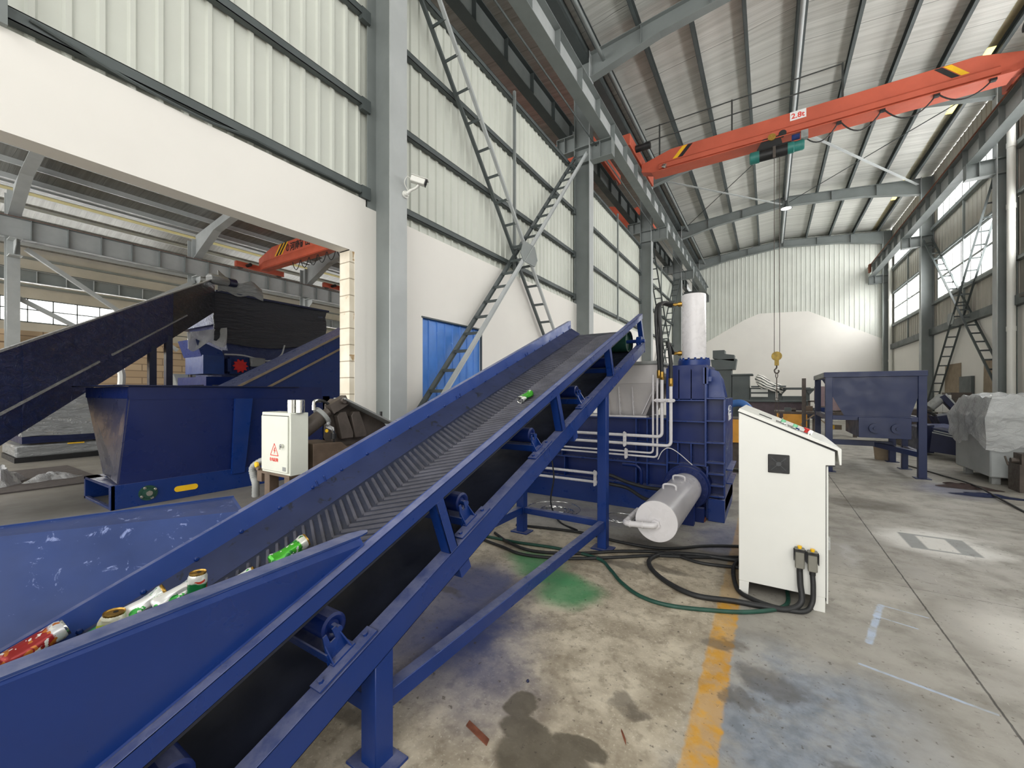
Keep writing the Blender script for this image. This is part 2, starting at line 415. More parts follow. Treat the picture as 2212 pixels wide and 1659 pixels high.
    for c in ((-1.3, 3.55, .22, .07), (.02, 2.5, .28, .12), (-.1, 2.3, .1, .1), (.3, 2.0, .14, .1), (-.25, 2.75, .12, .1), (-.55, 1.95, .1, .08), (-2.05, 2.35, .2, .06), (-.9, 3.55, .5, .1), (1.1, 7.2, .6, .5), (-.1, 10.9, 1.6, .6), (-.8, 4.1, .8, .25), (-.05, 3.9, .3, .4), (-1.72, 1.22, .35, .07)):
        col = t.mix(t.mul(blob(bx, by, *c, .5, 1.), .6), col, lin((86, 80, 72)))
    # specks, scratches
    col = t.mix(t.mul(t.rng(t.noise(30, 4, .6), .62, .70), .7), col, lin((70, 62, 52)))
    col = t.mix(t.mul(t.rng(t.noise(7, 5, .7, dist=1.), .60, .72), .45), col, lin((92, 84, 74)))
    sc = t.noise(1, 3, .5, vec=t.scaled((60, 9, 1)), dist=2.)
    col = t.mix(t.mul(t.rng(sc, .72, .76), t.mul(t.rng(n5, .45, .6), .7)), col, lin((228, 222, 210)))
    rough = t.rng(n2, .3, .7, .42, .68)
    hgt = t.add(t.add(t.mul(n3, .5), t.mul(n4, .35)), t.mul(jj, -1.5))
    t.bsdf(col, rough, 0, t.bump(hgt, .28, .008), .4); return t.m
M['floor'] = floor_mat()
M['floor_far'] = paint('far_floor', (140, 136, 128), .5, var=.14, scale=1.2, bump=.1)
# ================================================================= the building
XL, XR = -3.58, 4.85               # inner faces of the column rows
WL, WR, WE = -3.96, 5.20, 27.45    # wall faces
CYS = [3.255+6*k for k in range(-1, 5)]   # column centres: -2.745 .. 27.255
Y0, Y1 = -6.0, 27.45
RID = .63
def roof_z(x): return 10.15-.0915*abs(x-RID)

struct('floor', MB().box(-4.2, WR+.25, -14, 27.7, -.2, 0), M['floor'])
struct('floor', MB().box(-37, -4.2, -14, 46, -.2, -.001), M['floor_far'])

def cladding(mb, o, u, n, L, z0, z1, pitch, depth=.022, rib=.03):
    """ribbed sheet: origin o, along u for L, ribs towards n; z1 may be a function of the distance"""
    u, n, o = V(u), V(n), V(o); d = 0.0; prof = []
    while d < L-1e-6:
        for a, h in ((0, 0), (pitch-rib*2, 0), (pitch-rib*1.5, depth), (pitch-rib*.5, depth)):
            if d+a < L: prof.append((d+a, h))
        d += pitch
    prof.append((L, 0))
    zt = z1 if callable(z1) else (lambda q: z1)
    zb = z0 if callable(z0) else (lambda q: z0)
    vs = []; fs = []
    for q, h in prof:
        p = o+u*q+n*h; vs += [(p.x, p.y, zb(q)), (p.x, p.y, zt(q))]
    for i in range(len(prof)-1): fs.append((2*i, 2*i+2, 2*i+3, 2*i+1))
    if u.cross(V((0, 0, 1))).dot(n) < 0: fs = [f[::-1] for f in fs]
    return mb.add(vs, fs)

# ---- left wall: painted masonry, lintel over the wide opening, ribbed sheet above
wl = struct('wall_left', MB().box(-4.14, WL, 3.10, 4.021, 0, 3.66).box(-4.14, WL, 4.021, 5.355, 2.52, 3.66).box(-4.14, WL, 5.355, WE, 0, 3.66)
            .box(-4.14, WL, Y0, 2.884, 3.10, 3.735).box(-4.14, WL, 2.884, 3.10, 3.09, 3.735), M['plaster'])
struct('wall_left', MB().box(-4.135, WL-.003, 2.884, 3.10, 0, 3.10), M['jamb'])
struct('trim_1', MB().box(-3.965, WL+.002, 2.95, 3.10, 0, 3.09), M['plaster'])
cl = cladding(MB(), (-4.03, Y0, 0), (0, 1, 0), (1, 0, 0), WE-Y0, 3.66, 6.95, .165)
cl.box(-4.06, -4.035, Y0, WE, 3.66, 6.95)
struct('wall_left', cl, M['clad'])
k = 1
for z in (3.83, 4.845, 5.88, 6.86):
    for c0, c1 in zip(CYS[:-1], CYS[1:]):
        k += 1
        a, b = c0+.125, c1-.125
        g = MB().box(-4.006, -3.935, a, b, z+.034, z+.04).box(-3.941, -3.935, a, b, z-.04, z+.04).box(-4.006, -3.935, a, b, z-.04, z-.034)
        g.box(-3.99, -3.93, b-.1, b+.02, z-.09, z+.05)
        struct('trim_%d' % k, g, M['steel_dark'])
for y in (.44, 6.3, 12.3, 18.3, 24.3):
    k += 1; struct('trim_%d' % k, MB().box(-3.932, -3.89, y-.02, y+.02, 3.72, 6.98).box(-3.932, -3.895, y-.026, y-.02, 3.72, 6.98), M['steel'])
# sagging cable duct strip over the lintel
k += 1
struct('trim_%d' % k, MB().tube(spline([(-3.92, .55, 3.84), (-3.925, 1.0, 3.77), (-3.93, 1.5, 3.75), (-3.93, 1.85, 3.79), (-3.925, 2.1, 3.78), (-3.92, 3.0, 3.78)], 6), .012, 6), M['steel_dark'])
# blue sheet door in the left wall
d1 = struct('door_1', cladding(MB(), (-4.0, 4.021, 0), (0, 1, 0), (1, 0, 0), 1.334, 0.01, 2.51, .17, .014, .015).box(-4.03, -4.004, 4.021, 5.355, 0.01, 2.52), paint('door_blue', (74, 130, 210), .45, var=.1, scale=2.5, wear=(120, 165, 225)))
k += 1
struct('trim_%d' % k, MB().box(-3.985, -3.95, 4.0, 5.376, 2.515, 2.535).box(-3.985, -3.955, 5.35, 5.37, 0, 2.52), M['steel_dark'])

# ---- end wall
we = MB(); we.prism([(-3.96, WE, 0), (5.2, WE, 0), (5.2, WE, 4.05), (1.85, WE, 5.95), (-.45, WE, 6.05), (-1.2, WE, 5.75), (-3.96, WE, 4.15)], (0, .1, 0))
struct('wall_end', we, M['plaster'])
ce = cladding(MB(), (-3.96, WE+.03, 0), (1, 0, 0), (0, -1, 0), 9.16, 3.5, lambda q: roof_z(-3.96+q)-.02, .205, .02, .025)
struct('wall_end', ce, M['clad_end'])
struct('wall_end', MB().box(-3.96, 5.2, WE+.11, WE+.15, 0, 10.2), M['clad_dim'])

# ---- right wall: masonry, ribbed sheet, two bands of windows
struct('wall_right', MB().box(WR, WR+.17, Y0, WE, 0, 3.62), M['plaster'])
WIN = []
for c0, c1 in zip(CYS[:-1], CYS[1:]): WIN.append((c0+.45, c1-.55))
cr = MB()
def cr_strip(y0, y1, z0, z1): cladding(cr, (WR+.04, y1, 0), (0, -1, 0), (-1, 0, 0), y1-y0, z0, z1, .3, .02, .025)
cr_strip(Y0, WE, 3.6, 4.84); cr_strip(Y0, WE, 6.34, 7.62); cr_strip(Y0, WE, 8.85, roof_z(WR)-.02)
ed = [Y0]+[q for w in WIN for q in w]+[WE]
for i in range(0, len(ed), 2):
    cr_strip(ed[i], ed[i+1], 4.84, 6.34); cr_strip(ed[i], ed[i+1], 7.62, 8.85)
struct('wall_right', cr, M['clad_dim'])  # darker copy of the cladding: backlit shade put into the colour
wn = 0
for (y0, y1) in WIN:
    for z0, z1, nm in ((4.84, 6.34, 7), (7.62, 8.85, 9)):
        wn += 1
        f = MB()
        for z in (z0+.03, (z0+z1)/2, z1-.03): f.box(WR-.03, WR+.04, y0, y1, z-.035, z+.035)
        for i in range(nm+1):
            y = y0+(y1-y0)*i/nm; w = .045 if i in (0, nm) else .028
            f.box(WR-.015, WR+.035, y-w, y+w, z0, z1)
        w = struct('window_%d' % wn, f, M['steel_pale'])
        o = obj('pane', MB().box(WR+.008, WR+.014, y0, y1, z0, z1), M['glass'], w); o['kind'] = 'structure'
for c0, c1 in zip(CYS[:-1], CYS[1:]):
    k += 1; struct('trim_%d' % k, MB().box(5.06, WR, c0+.14, c1-.14, 3.62, 3.86), M['steel_dark'])
    k += 1; struct('trim_%d' % k, MB().box(5.10, WR+.03, c0+.14, c1-.14, 7.5, 7.62), M['steel'])
    k += 1; struct('trim_%d' % k, MB().box(5.12, WR+.03, c0+.14, c1-.14, 4.74, 4.83).box(5.12, WR+.03, c0+.14, c1-.14, 6.35, 6.42), M['steel'])
    k += 1; struct('trim_%d' % k, MB().box(5.13, 5.18, (c0+c1)/2-.03, (c0+c1)/2+.03, 3.86, 7.5), M['steel'])

# ---- roof over the hall
rf = MB()
for xa, xb in ((WL-.4, RID), (RID, 4.46), (4.74, WR+.3)):
    rf.prism([(xa, Y0, roof_z(xa)), (xb, Y0, roof_z(xb)), (xb, Y0, roof_z(xb)+.06), (xa, Y0, roof_z(xa)+.06)], (0, WE+.2-Y0, 0))
for ya, yb in ((Y0, 14.4), (17.2, 21.6), (23.6, WE+.2)):
    rf.prism([(4.46, ya, roof_z(4.46)), (4.74, ya, roof_z(4.74)), (4.74, ya, roof_z(4.74)+.06), (4.46, ya, roof_z(4.46)+.06)], (0, yb-ya, 0))
struct('ceiling', rf, M['foil'])
wn += 1
struct('window_%d' % wn, MB().prism([(4.46, Y0, roof_z(4.46)), (4.74, Y0, roof_z(4.74)), (4.74, Y0, roof_z(4.74)+.01), (4.46, Y0, roof_z(4.46)+.01)], (0, WE+.2-Y0, 0)), M['skylight'])
PUR = [-3.45, -2.5, -1.5, -.48, .53, .73, 1.76, 2.76, 3.72, 4.68]
for x in PUR:
    k += 1; zt = roof_z(x)-.004; s = 1 if x > RID else -1
    struct('trim_%d' % k, MB().box(x-.004, x+.004, Y0, WE, zt-.2, zt).box(min(x, x-s*.07), max(x, x-s*.07), Y0, WE, zt-.2, zt-.194).box(min(x, x-s*.07), max(x, x-s*.07), Y0, WE, zt-.006, zt), M['steel_dark'])
k += 1; struct('trim_%d' % k, MB().tube([(.63, Y0, 9.84), (.63, WE, 9.84)], .05, 12), M['steel_pale'])
k += 1; struct('trim_%d' % k, MB().tube([(-3.28, Y0, 9.33), (-3.28, WE, 9.33)], .045, 12), M['steel'])
k += 1; struct('trim_%d' % k, MB().box(-4.1, -3.62, Y0, WE, 9.42, 9.46).box(-3.64, -3.62, Y0, WE, 9.46, 9.7), M['steel_dark'])

# ---- steel columns
def bracket(mb, x0, x1, yc, zt):
    """corbel under the crane rail beam between x0 and x1, top at zt"""
    a, b = min(x0, x1), max(x0, x1)
    mb.box(a, b, yc-.11, yc+.11, zt-.016, zt).box(a, b, yc-.11, yc+.11, zt-.4, zt-.386).box(a, b, yc-.006, yc+.006, zt-.386, zt-.016)
    for x in (a+(b-a)*.45, b-.008 if x1 > x0 else a+.008): mb.box(x-.006, x+.006, yc-.11, yc+.11, zt-.386, zt-.016)
    return mb
ORD = ['first', 'second', 'third', 'fourth', 'fifth', 'sixth']
def column(yc, side, label, depth=.4):
    xi, xo = (XL, XL-depth) if side < 0 else (XR, XR+depth)
    t = thing('steel_column', label, 'column', (xi, yc, 0), 'grey steel columns of the hall', 'thing')
    s = -1 if side < 0 else 1
    a, b = min(xi, xi+s*.016), max(xi, xi+s*.016)
    obj('inner_flange', MB().box(a, b, yc-.125, yc+.125, 0, 9.6), M['steel_pale'], t)  # paler copy of the column steel: its lit front put into the colour
    a, b = min(xo, xo-s*.016), max(xo, xo-s*.016)
    obj('outer_flange', MB().box(a, b, yc-.125, yc+.125, 0, 9.6), M['steel'], t)
    a, b = min(xi, xo)+.016, max(xi, xo)-.016
    obj('web', MB().box(a, b, yc-.006, yc+.006, 0, 9.6), M['steel'], t)
    br = MB(); bracket(br, xi, xi-s*.53, yc, 7.4)
    for z in (7.0, 7.38): br.box(a, b, yc-.12, yc+.12, z-.008, z+.008)
    if side < 0: bracket(br, xo, xo-.47, yc, 7.75)
    obj('bracket', br, M['steel'], t)
    return t
lab_l = [None, 'grey steel column beside the wide opening, carrying the white camera', 'grey steel column behind the raised end of the blue conveyor',
         'grey steel column of the left row just left of the tall black hoses', 'grey steel column of the left row behind the white upright cylinder', 'grey steel column in the far left corner at the end wall']
for i, yc in enumerate(CYS):
    if i: column(yc, -1, lab_l[i])
lab_r = {3: 'grey steel column beside the white downpipe on the window side', 4: 'grey steel column between two windows, right of the blue hopper stand', 5: 'grey steel column in the far right corner at the end wall'}
for i, yc in enumerate(CYS):
    if i >= 3: column(yc, 1, lab_r[i], .35)

# ---- rafters
def rafter(yc, label):
    t = thing('roof_rafter', label, 'rafter', (RID, yc, 9.5), 'grey steel rafters of the hall', 'thing')
    top = lambda x: roof_z(x)-.205
    bot = lambda x: 9.58-.1*abs(x-RID)-(.18*max(0, (abs(x-RID)-2.6)/1.6))
    for xs, nm in (((XL, -2., RID), 'left_half'), ((RID, 3.2, XR), 'right_half')):
        poly = [(x, yc-.005, bot(x)) for x in xs]+[(x, yc-.005, top(x)) for x in xs[::-1]]
        mb = MB().prism(poly, (0, .01, 0))
        for a, b in zip(xs[:-1], xs[1:]):
            mb.bar((a, yc, top(a)), (b, yc, top(b)), .2, .014, (0, 0, 1)); mb.bar((a, yc, bot(a)), (b, yc, bot(b)), .2, .014, (0, 0, 1))
        for x in (-2.4, -1, .55, .71, 2.2, 3.6):
            if xs[0] < x < xs[-1]: mb.box(x-.005, x+.005, yc-.09, yc+.09, bot(x), top(x))
        obj('rafter_half', mb, M['steel'], t)
    return t
raf_lab = [None, 'grey roof rafter nearest overhead, cut off by the top edge', 'grey roof rafter rising from the column behind the raised conveyor end', 'grey roof rafter hidden in part by the orange crane girder',
           'grey roof rafter beyond the orange crane, with the round lamp below its middle', 'grey roof rafter along the top of the ribbed end wall']
for i, yc in enumerate(CYS):
    if i >= 2: rafter(yc if i < 5 else 27.2, raf_lab[i])
# roof bracing in the bay behind the crane
def stay(a, b, flat, label):
    o = obj('roof_stay', MB().bar(a, b, .09, .012) if flat else MB().tube([a, b], .014, 8), M['steel_pale'] if flat else M['steel_dark'], loc=a)
    return tag(o, label, 'brace', 'roof stays behind the crane')
stay((4.75, 21.1, 9.32), (.8, 15.4, 9.62), True, 'pale flat roof stay running down to the far right column head')
stay((.75, 21.1, 9.66), (4.75, 15.4, 9.4), False, 'thin dark roof rod rising from the lamp to the right')
stay((-3.5, 15.4, 9.3), (.5, 21.1, 9.62), True, 'pale flat roof stay between left column row and lamp')
stay((-3.5, 21.1, 9.36), (.5, 15.4, 9.66), False, 'thin dark roof rod rising right from the far left column head')

# ---- crane rail beams
def runway(x, x0, label, rail_mat, y0=Y0, y1=WE-.1, zb=7.4, h=.5, w=.24, mat='steel', light='steel_pale'):
    t = thing('crane_rail_beam', label, 'beam', (x, y0, zb), 'crane rail beams', 'thing')
    obj('bottom_flange', MB().box(x-w/2, x+w/2, y0, y1, zb, zb+.014), M[mat], t)
    obj('top_flange', MB().box(x-w/2, x+w/2, y0, y1, zb+h-.014, zb+h), M[mat], t)
    obj('web', MB().box(x-.005, x+.005, y0, y1, zb+.014, zb+h-.014), M[light], t)
    y = y0+.5
    st = None; n = 0
    while y < y1 and n < 60:
        if st is None:
            st = obj('stiffener', MB().box(x-w/2+.01, x+w/2-.01, y-.006, y+.006, zb+.014, zb+h-.014), M[mat], t)
            base = y
        else:
            c = st.copy(); C.objects.link(c); c.parent = t; c.location = st.location+V((0, y-base, 0))
        y += 1.0; n += 1
    obj('rail', MB().box(x-.03, x+.03, y0, y1, zb+h, zb+h+.06), M[rail_mat], t, label='rusty crane rail' if rail_mat == 'rust' else None)
    return t
runway(-3.2, 0, 'grey crane rail beam on the brackets of the left column row', 'steel_dark')
runway(4.46, 0, 'grey crane rail beam along the window side, rust on its rail', 'rust')
runway(-4.27, 0, 'dark crane rail beam behind the left column row, seen from below', 'steel_dark', zb=7.75, w=.2, mat='steel_dark', light='steel')
tag(obj('power_rail', MB().tube([(-3.46, 3, 7.36), (-3.46, 26.8, 7.36)], .018, 6), M['steel_dark'], loc=(-3.46, 3, 7.36)), 'thin dark power rail hanging below the left crane beam', 'rail')

# ---- ladder-like wall braces
def ladder(ya, za, yb, zb, xa, xb, label, n, group, mat='steel_dark'):
    t = thing('lattice_brace', label, 'brace', (xa, ya, za), group, 'thing')
    a, b = V((0, ya, za)), V((0, yb, zb)); d = (b-a).normalized(); up = V((1, 0, 0))
    for x, m in ((xa, 'steel_pale' if xa < 0 and ya < 15 else mat), (xb, mat)):
        nrm = d.cross(up)
        mb = MB().bar(a+V((x, 0, 0)), b+V((x, 0, 0)), .075, .006, up).bar(a+V((x, 0, 0))+nrm*.035*(1), b+V((x, 0, 0))+nrm*.035, .006, .05, up)
        obj('chord', mb, M[m], t)
    r0 = None
    for i in range(n):
        p = a.lerp(b, (i+.6)/n)
        if r0 is None:
            r0 = obj('rung', MB().box(min(xa, xb), max(xa, xb), p.y-.022, p.y+.022, p.z-.004, p.z+.004).box(min(xa, xb), max(xa, xb), p.y-.022, p.y-.016, p.z-.04, p.z), M[mat], t); p0 = p
        else:
            c = r0.copy(); C.objects.link(c); c.parent = t; c.location = r0.location+(p-p0)
    return t
LG = 'ladder-like braces crossing on the left wall'
ladder(3.45, 7.25, 9.1, .72, -3.62, -3.88, 'tall ladder-like grey brace falling right from the top by the camera column', 22, LG)
ladder(3.42, .79, 9.0, 7.12, -3.60, -3.87, 'ladder-like grey brace leaning past the blue door up to the bracket', 22, LG)
ladder(15.45, 7.1, 21.1, .7, -3.62, -3.88, 'far ladder-like brace behind the black hoses, falling to the right', 20, LG, 'steel_dark')
ladder(15.42, .75, 21.0, 7.1, -3.60, -3.87, 'far ladder-like brace behind the white upright cylinder, rising to the right', 20, LG, 'steel_dark')
RG = 'ladder-like braces crossing on the window wall'
ladder(21.1, 7.2, 15.45, 1.75, 4.90, 5.13, 'ladder-like brace on the window wall, top at the left bracket', 20, RG)
ladder(15.45, 7.0, 21.1, .55, 4.88, 5.12, 'ladder-like brace on the window wall, top at the right-hand column', 22, RG)
def gusset(x, y, z, label):
    tag(obj('gusset_plate', MB().prism([(x, y-.3, z-.08), (x, y-.2, z-.2), (x, y+.2, z-.2), (x, y+.3, z-.06), (x, y+.2, z+.16), (x, y-.2, z+.16)], (.012, 0, 0)), M['steel'], loc=(x, y, z)), label, 'plate')
gusset(-3.60, 6.28, 3.98, 'grey gusset plate where the two left wall braces cross')
gusset(4.87, 18.3, 3.85, 'grey gusset plate where the two window wall braces cross')

# ---- downpipes
def downpipe(x, y, label):
    t = thing('downpipe', label, 'pipe', (x, y, 0), 'white downpipes')
    obj('pipe', MB().tube([(x, y, .0), (x, y, 8.9)], .075, 16), M['white'], t)
    for z in (3.0, 6.0, 7.5): obj('collar', MB().cyl((x, y, z), (x, y, z+.12), .084), M['white'], t)
downpipe(5.03, 14.95, 'white plastic downpipe right beside the column at the right edge')
downpipe(5.08, 26.9, 'white plastic downpipe in the far right corner')

# ---- neighbouring halls seen through the opening and over the wall
NX = -25.0
nz = lambda x: 11.2-abs(x+14.6)*.125
rn = MB()
for xa, xb in ((-14.6, -4.36), (-17.6, -14.6), (-25.3, -18.2)):
    rn.prism([(xa, -8, nz(xa)), (xb, -8, nz(xb)), (xb, -8, nz(xb)+.05), (xa, -8, nz(xa)+.05)], (0, 54, 0))
n3 = lambda x: 11.5-abs(x+30.5)*.29
for xa, xb in ((-29.8, -25.3), (-36.3, -30.4)):
    rn.prism([(xa, -8, n3(xa)), (xb, -8, n3(xb)), (xb, -8, n3(xb)+.05), (xa, -8, n3(xa)+.05)], (0, 54, 0))
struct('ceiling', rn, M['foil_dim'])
for xa, xb, fz in ((-18.2, -17.6, nz), (-30.4, -29.8, n3)):
    wn += 1; struct('window_%d' % wn, MB().prism([(xa, -8, fz(xa)), (xb, -8, fz(xb)), (xb, -8, fz(xb)+.02), (xa, -8, fz(xa)+.02)], (0, 54, 0)), M['skylight'])
for i in range(16):
    x = -5.5-i*1.28
    if x > -25:
        k += 1; zt = nz(x)-.003; struct('trim_%d' % k, MB().box(x-.005, x+.005, -8, 46, zt-.2, zt).box(x-.07, x, -8, 46, zt-.2, zt-.192), M['steel_pale'])
for i in range(9):
    x = -26-i*1.2; k += 1; zt = n3(x)-.003
    struct('trim_%d' % k, MB().box(x-.005, x+.005, -8, 46, zt-.2, zt).box(x-.1, x, -8, 46, zt-.2, zt-.192), M['steel_pale'])
# far outer wall with windows
fw = MB()
for z0, z1 in ((0, 5.55), (6.95, 9.9)): fw.box(-36.4, -36.2, -8, 46, z0, z1)
for y0, y1 in ((-8, -6), (11.5, 15.7), (33, 46)): fw.box(-36.4, -36.2, y0, y1, 5.55, 6.95)
struct('wall_far', fw, M['clad_dim'])
wn += 1
f = MB()
for z in (5.58, 6.3, 6.92): f.box(-36.25, -36.18, -6, 33, z-.03, z+.03)
for i in range(40): f.box(-36.25, -36.18, -6+i-.025, -6+i+.025, 5.55, 6.95)
w = struct('window_%d' % wn, f, M['steel_dark']); o = obj('pane', MB().box(-36.3, -36.29, -6, 33, 5.55, 6.95), M['glass'], w); o['kind'] = 'structure'
struct('wall_far', MB().box(-36.4, -4.2, 46, 46.2, 0, 11.5), M['clad_dim'])
for z in (7.6, 8.4, 9.2):
    k += 1; struct('trim_%d' % k, MB().box(-36.2, -36.08, -8, 46, z, z+.12), M['steel'])
# low brick wall between the two neighbouring halls
bw = MB()
for y0, y1, z0, z1 in ((-8, 8.9, 0, 4.05), (8.9, 46, 0, 1.6), (8.9, 46, 2.9, 4.05), (8.9, 9.5, 1.6, 2.9), (11, 13, 1.6, 2.9), (14.2, 46, 1.6, 2.9)): bw.box(-26.1, -25.85, y0, y1, z0, z1)
bw.box(-26.15, -25.75, -8, 46, 3.55, 3.75)
struct('wall_far', bw, M['brick'])
# columns, haunched rafters and rail beams over there
def far_col(y, label):
    t = thing('steel_column', label, 'column', (NX, y, 0), 'pale columns of the neighbouring hall', 'thing')
    hs = hsection(MB(), NX-.55, NX, y, .34, 0, 9.4, .03); obj('flange', hs, M['steel_pale'], t)
    obj('web', MB().box(NX-.52, NX-.03, y-.01, y+.01, 0, 9.4), M['steel_pale'], t)
    obj('bracket', MB().box(NX, NX+.55, y-.17, y+.17, 7.42, 7.46).prism([(NX, y-.012, 7.42), (NX+.55, y-.012, 7.42), (NX+.55, y-.012, 7.2), (NX, y-.012, 6.8)], (0, .024, 0)).box(NX, NX+.5, y-.17, y+.17, 6.78, 6.82), M['steel_pale'], t)
    hb = MB().prism([(NX, y-.012, 8.3), (NX+2.4, y-.012, 9.35), (NX+10.4, y-.012, 10.45), (NX+10.4, y-.012, 10.95), (NX, y-.012, 9.6)], (0, .024, 0))
    hb.bar((NX, y, 8.3), (NX+2.4, y, 9.35), .34, .03).bar((NX+2.4, y, 9.35), (NX+10.4, y, 10.45), .34, .03)
    obj('haunched_rafter', hb, M['steel_pale'], t)
fl = ['pale column of the neighbouring hall at the left picture edge', 'pale column of the neighbouring hall above the wrapped conveyor end', 'pale column of the neighbouring hall above the wrapped hopper']
for i, y in enumerate((3.1, 9.1, 15.1)): far_col(y, fl[i])
runway(-24.72, 0, 'grey crane rail beam across the neighbouring hall, rust on its rail', 'rust', -8, 40, 7.47, .8, .34, 'steel', 'steel_pale')
runway(-30.5, 0, 'farther grey crane rail beam below the brown-rail beam, in front of windows', 'steel_dark', -8, 40, 6.85, .6, .3, 'steel_pale', 'steel')
def diag(a, b, label): tag(obj('diagonal_brace', MB().bar(a, b, .16, .16), M['steel_pale'], loc=a), label, 'brace', 'diagonal braces between the far columns')
diag((-24.95, 3.4, 7.2), (-24.95, 8.3, 3.6), 'long pale diagonal brace falling right from the left edge column')
diag((-25.3, 3.2, 5.3), (-25.3, 5.6, 3.9), 'short pale diagonal brace beside the left edge column')
diag((-24.95, 9.0, 7.2), (-24.95, 5.0, 4.2), 'pale diagonal brace rising to the column above the wrapped conveyor')
# ================================================================= the big belt conveyor
S = .388; TH = math.atan(S); TT = V((0, math.cos(TH), math.sin(TH))); NN = V((0, -math.sin(TH), math.cos(TH)))
def q(x, y, c, a=0.0, b=0.0): return V((x, y, S*y+c))+TT*a+NN*b
MX = lambda x: -3.6-x
cv = thing('belt_conveyor', 'long blue inclined belt conveyor with chevron rubber belt in the foreground', 'conveyor', (-1.8, 2.5, 0))
def sheet(x0, c0, x1, c1, ya, yb, th=.005):
    """strip between two lines running up the slope"""
    return [q(x0, ya, c0), q(x0, yb, c0), q(x1, yb, c1), q(x1, ya, c1)], th
def rail(name, x, s, c0, c1, fl, ya, yb, mat, low=False):
    """s=+1: the face looks to +X"""
    mb = MB()
    mb.prism([q(x, ya, c0), q(x, yb, c0), q(x, yb, c1), q(x, ya, c1)], (-s*.006, 0, 0))
    mb.prism([q(x-s*fl, ya, c1-.006), q(x-s*fl, yb, c1-.006), q(x, yb, c1-.006), q(x, ya, c1-.006)], NN*.0056)
    if low: mb.prism([q(x-s*fl, ya, c0), q(x-s*fl, yb, c0), q(x, yb, c0), q(x, ya, c0)], NN*.0056)
    return obj(name, mb, M[mat], cv, bevel=.0015)
SKM = paint('skirt_sheen_blue', (50, 74, 140), .36, var=.08, scale=4., wear=(78, 98, 160), wl=.64)  # paler than machine blue: reflection on the skirt put into the colour
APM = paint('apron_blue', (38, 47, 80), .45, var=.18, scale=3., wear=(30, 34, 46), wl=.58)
for x, s in ((-1.30, 1), (-2.30, -1)):
    ur = rail('upper_rail', x, s, .437, .502, .046, -.35, 5.06, 'blue')
    lr = rail('lower_rail', x, s, .008, .132, .07, .02, 5.17, 'blue', True)
    # skirt plate and its bolts
    sk = MB()
    p0, p1, p2 = (x-s*.046, .503), (x-s*.052, .40), (x-s*.182, .313)
    lo_ = MB()
    for (xa, ca), (xb, cb), sk_ in ((p0, p1, sk), (p1, p2, lo_)):
        vs = [q(xa, -.35, ca), q(xa, 5.06, ca), q(xb, 5.06, cb), q(xb, -.35, cb)]
        n = (vs[1]-vs[0]).cross(vs[2]-vs[0]).normalized()*.004
        sk_.prism([v-n/2 for v in vs], n)
    so = obj('side_skirt', sk, SKM, cv)
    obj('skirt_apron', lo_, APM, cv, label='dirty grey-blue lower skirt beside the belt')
    b0 = None
    for i in range(26):
        y = .25+i*.19
        if b0 is None:
            b0 = obj('bolt', MB().lathe(q(x-s*.052, y, .408), (-s, 0, .1), [(.011, 0), (.011, .004), (.007, .009), (0, .010)], 8), M['blue'], so); by = y
        else:
            c = b0.copy(); C.objects.link(c); c.parent = so; c.location = b0.location+(q(0, y, 0)-q(0, by, 0))
    # web posts, perpendicular to the slope
    for y in (.33, 1.535, 2.80, 3.96):
        a, b = q(x, y, .135), q(x, y, .135)+NN*((.437-.135)*math.cos(TH))
        mb = MB(); ctr = (a+b)/2; h = (b-a)/2
        mb.obox(ctr+V((-s*.004, 0, 0)), TT*.03, V((.004, 0, 0)), h)
        mb.obox(ctr+V((-s*.03, 0, 0))-TT*.027, TT*.003, V((.03, 0, 0)), h).obox(ctr+V((-s*.03, 0, 0))+TT*.027, TT*.003, V((.03, 0, 0)), h)
        obj('frame_post', mb, M['blue'], cv, bevel=.001)
    a, b = q(x, 5.16, .132), q(x, 5.03, .437)
    obj('end_post', MB().bar(a+V((-s*.03, -.02, 0)), b+V((-s*.03, -.02, 0)), .055, .05, (0, 1, 0)).prism([q(x+s*.002, 5.15, .0), q(x+s*.002, 5.175, .0), q(x+s*.002, 5.16, .145), q(x+s*.002, 5.13, .145)], (-s*.07, 0, 0)), M['blue'], cv, bevel=.001)
# belt: one closed loop over two drums
YH, YT, CD, RD = 5.05, -.02, .17, .124
bl = MB(); ring = []
def bp(y, c, ang, r): o = V((0, y, S*y+c)); return o+(NN*math.cos(ang)+TT*math.sin(ang))*r
prof_o, prof_i = [], []
for r, lst in ((RD+.01, prof_o), (RD, prof_i)):
    for i in range(41): lst.append(bp(YT+(YH-YT)*i/40, CD, 0, r))
    for i in range(1, 12): lst.append(bp(YH, CD, PI*i/12, r))
    for i in range(41): lst.append(bp(YH+(YT-YH)*i/40, CD, PI, r))
    for i in range(1, 12): lst.append(bp(YT, CD, PI+PI*i/12, r))
n = len(prof_o); xs = (-2.15, -1.45)
vs = [(x, p.y, p.z) for lst in (prof_o, prof_i) for x in xs for p in lst]; fs = []
A, B, Cc, D = 0, n, 2*n, 3*n
for i in range(n):
    j = (i+1) % n
    fs += [(A+j, A+i, B+i, B+j), (Cc+i, Cc+j, D+j, D+i), (A+i, A+j, Cc+j, Cc+i), (B+j, B+i, D+i, D+j)]
belt = obj('belt', bl.add(vs, fs), M['rubber'], cv, smooth=30, label='black rubber belt')
CT = CD+(RD+.01)/math.cos(TH)     # belt top, vertical offset
tread_mat = paint('tread_rubber', (70, 70, 79), .6, var=.25, scale=6, wear=(60, 76, 130))
tr = MB(); pitch = .0445
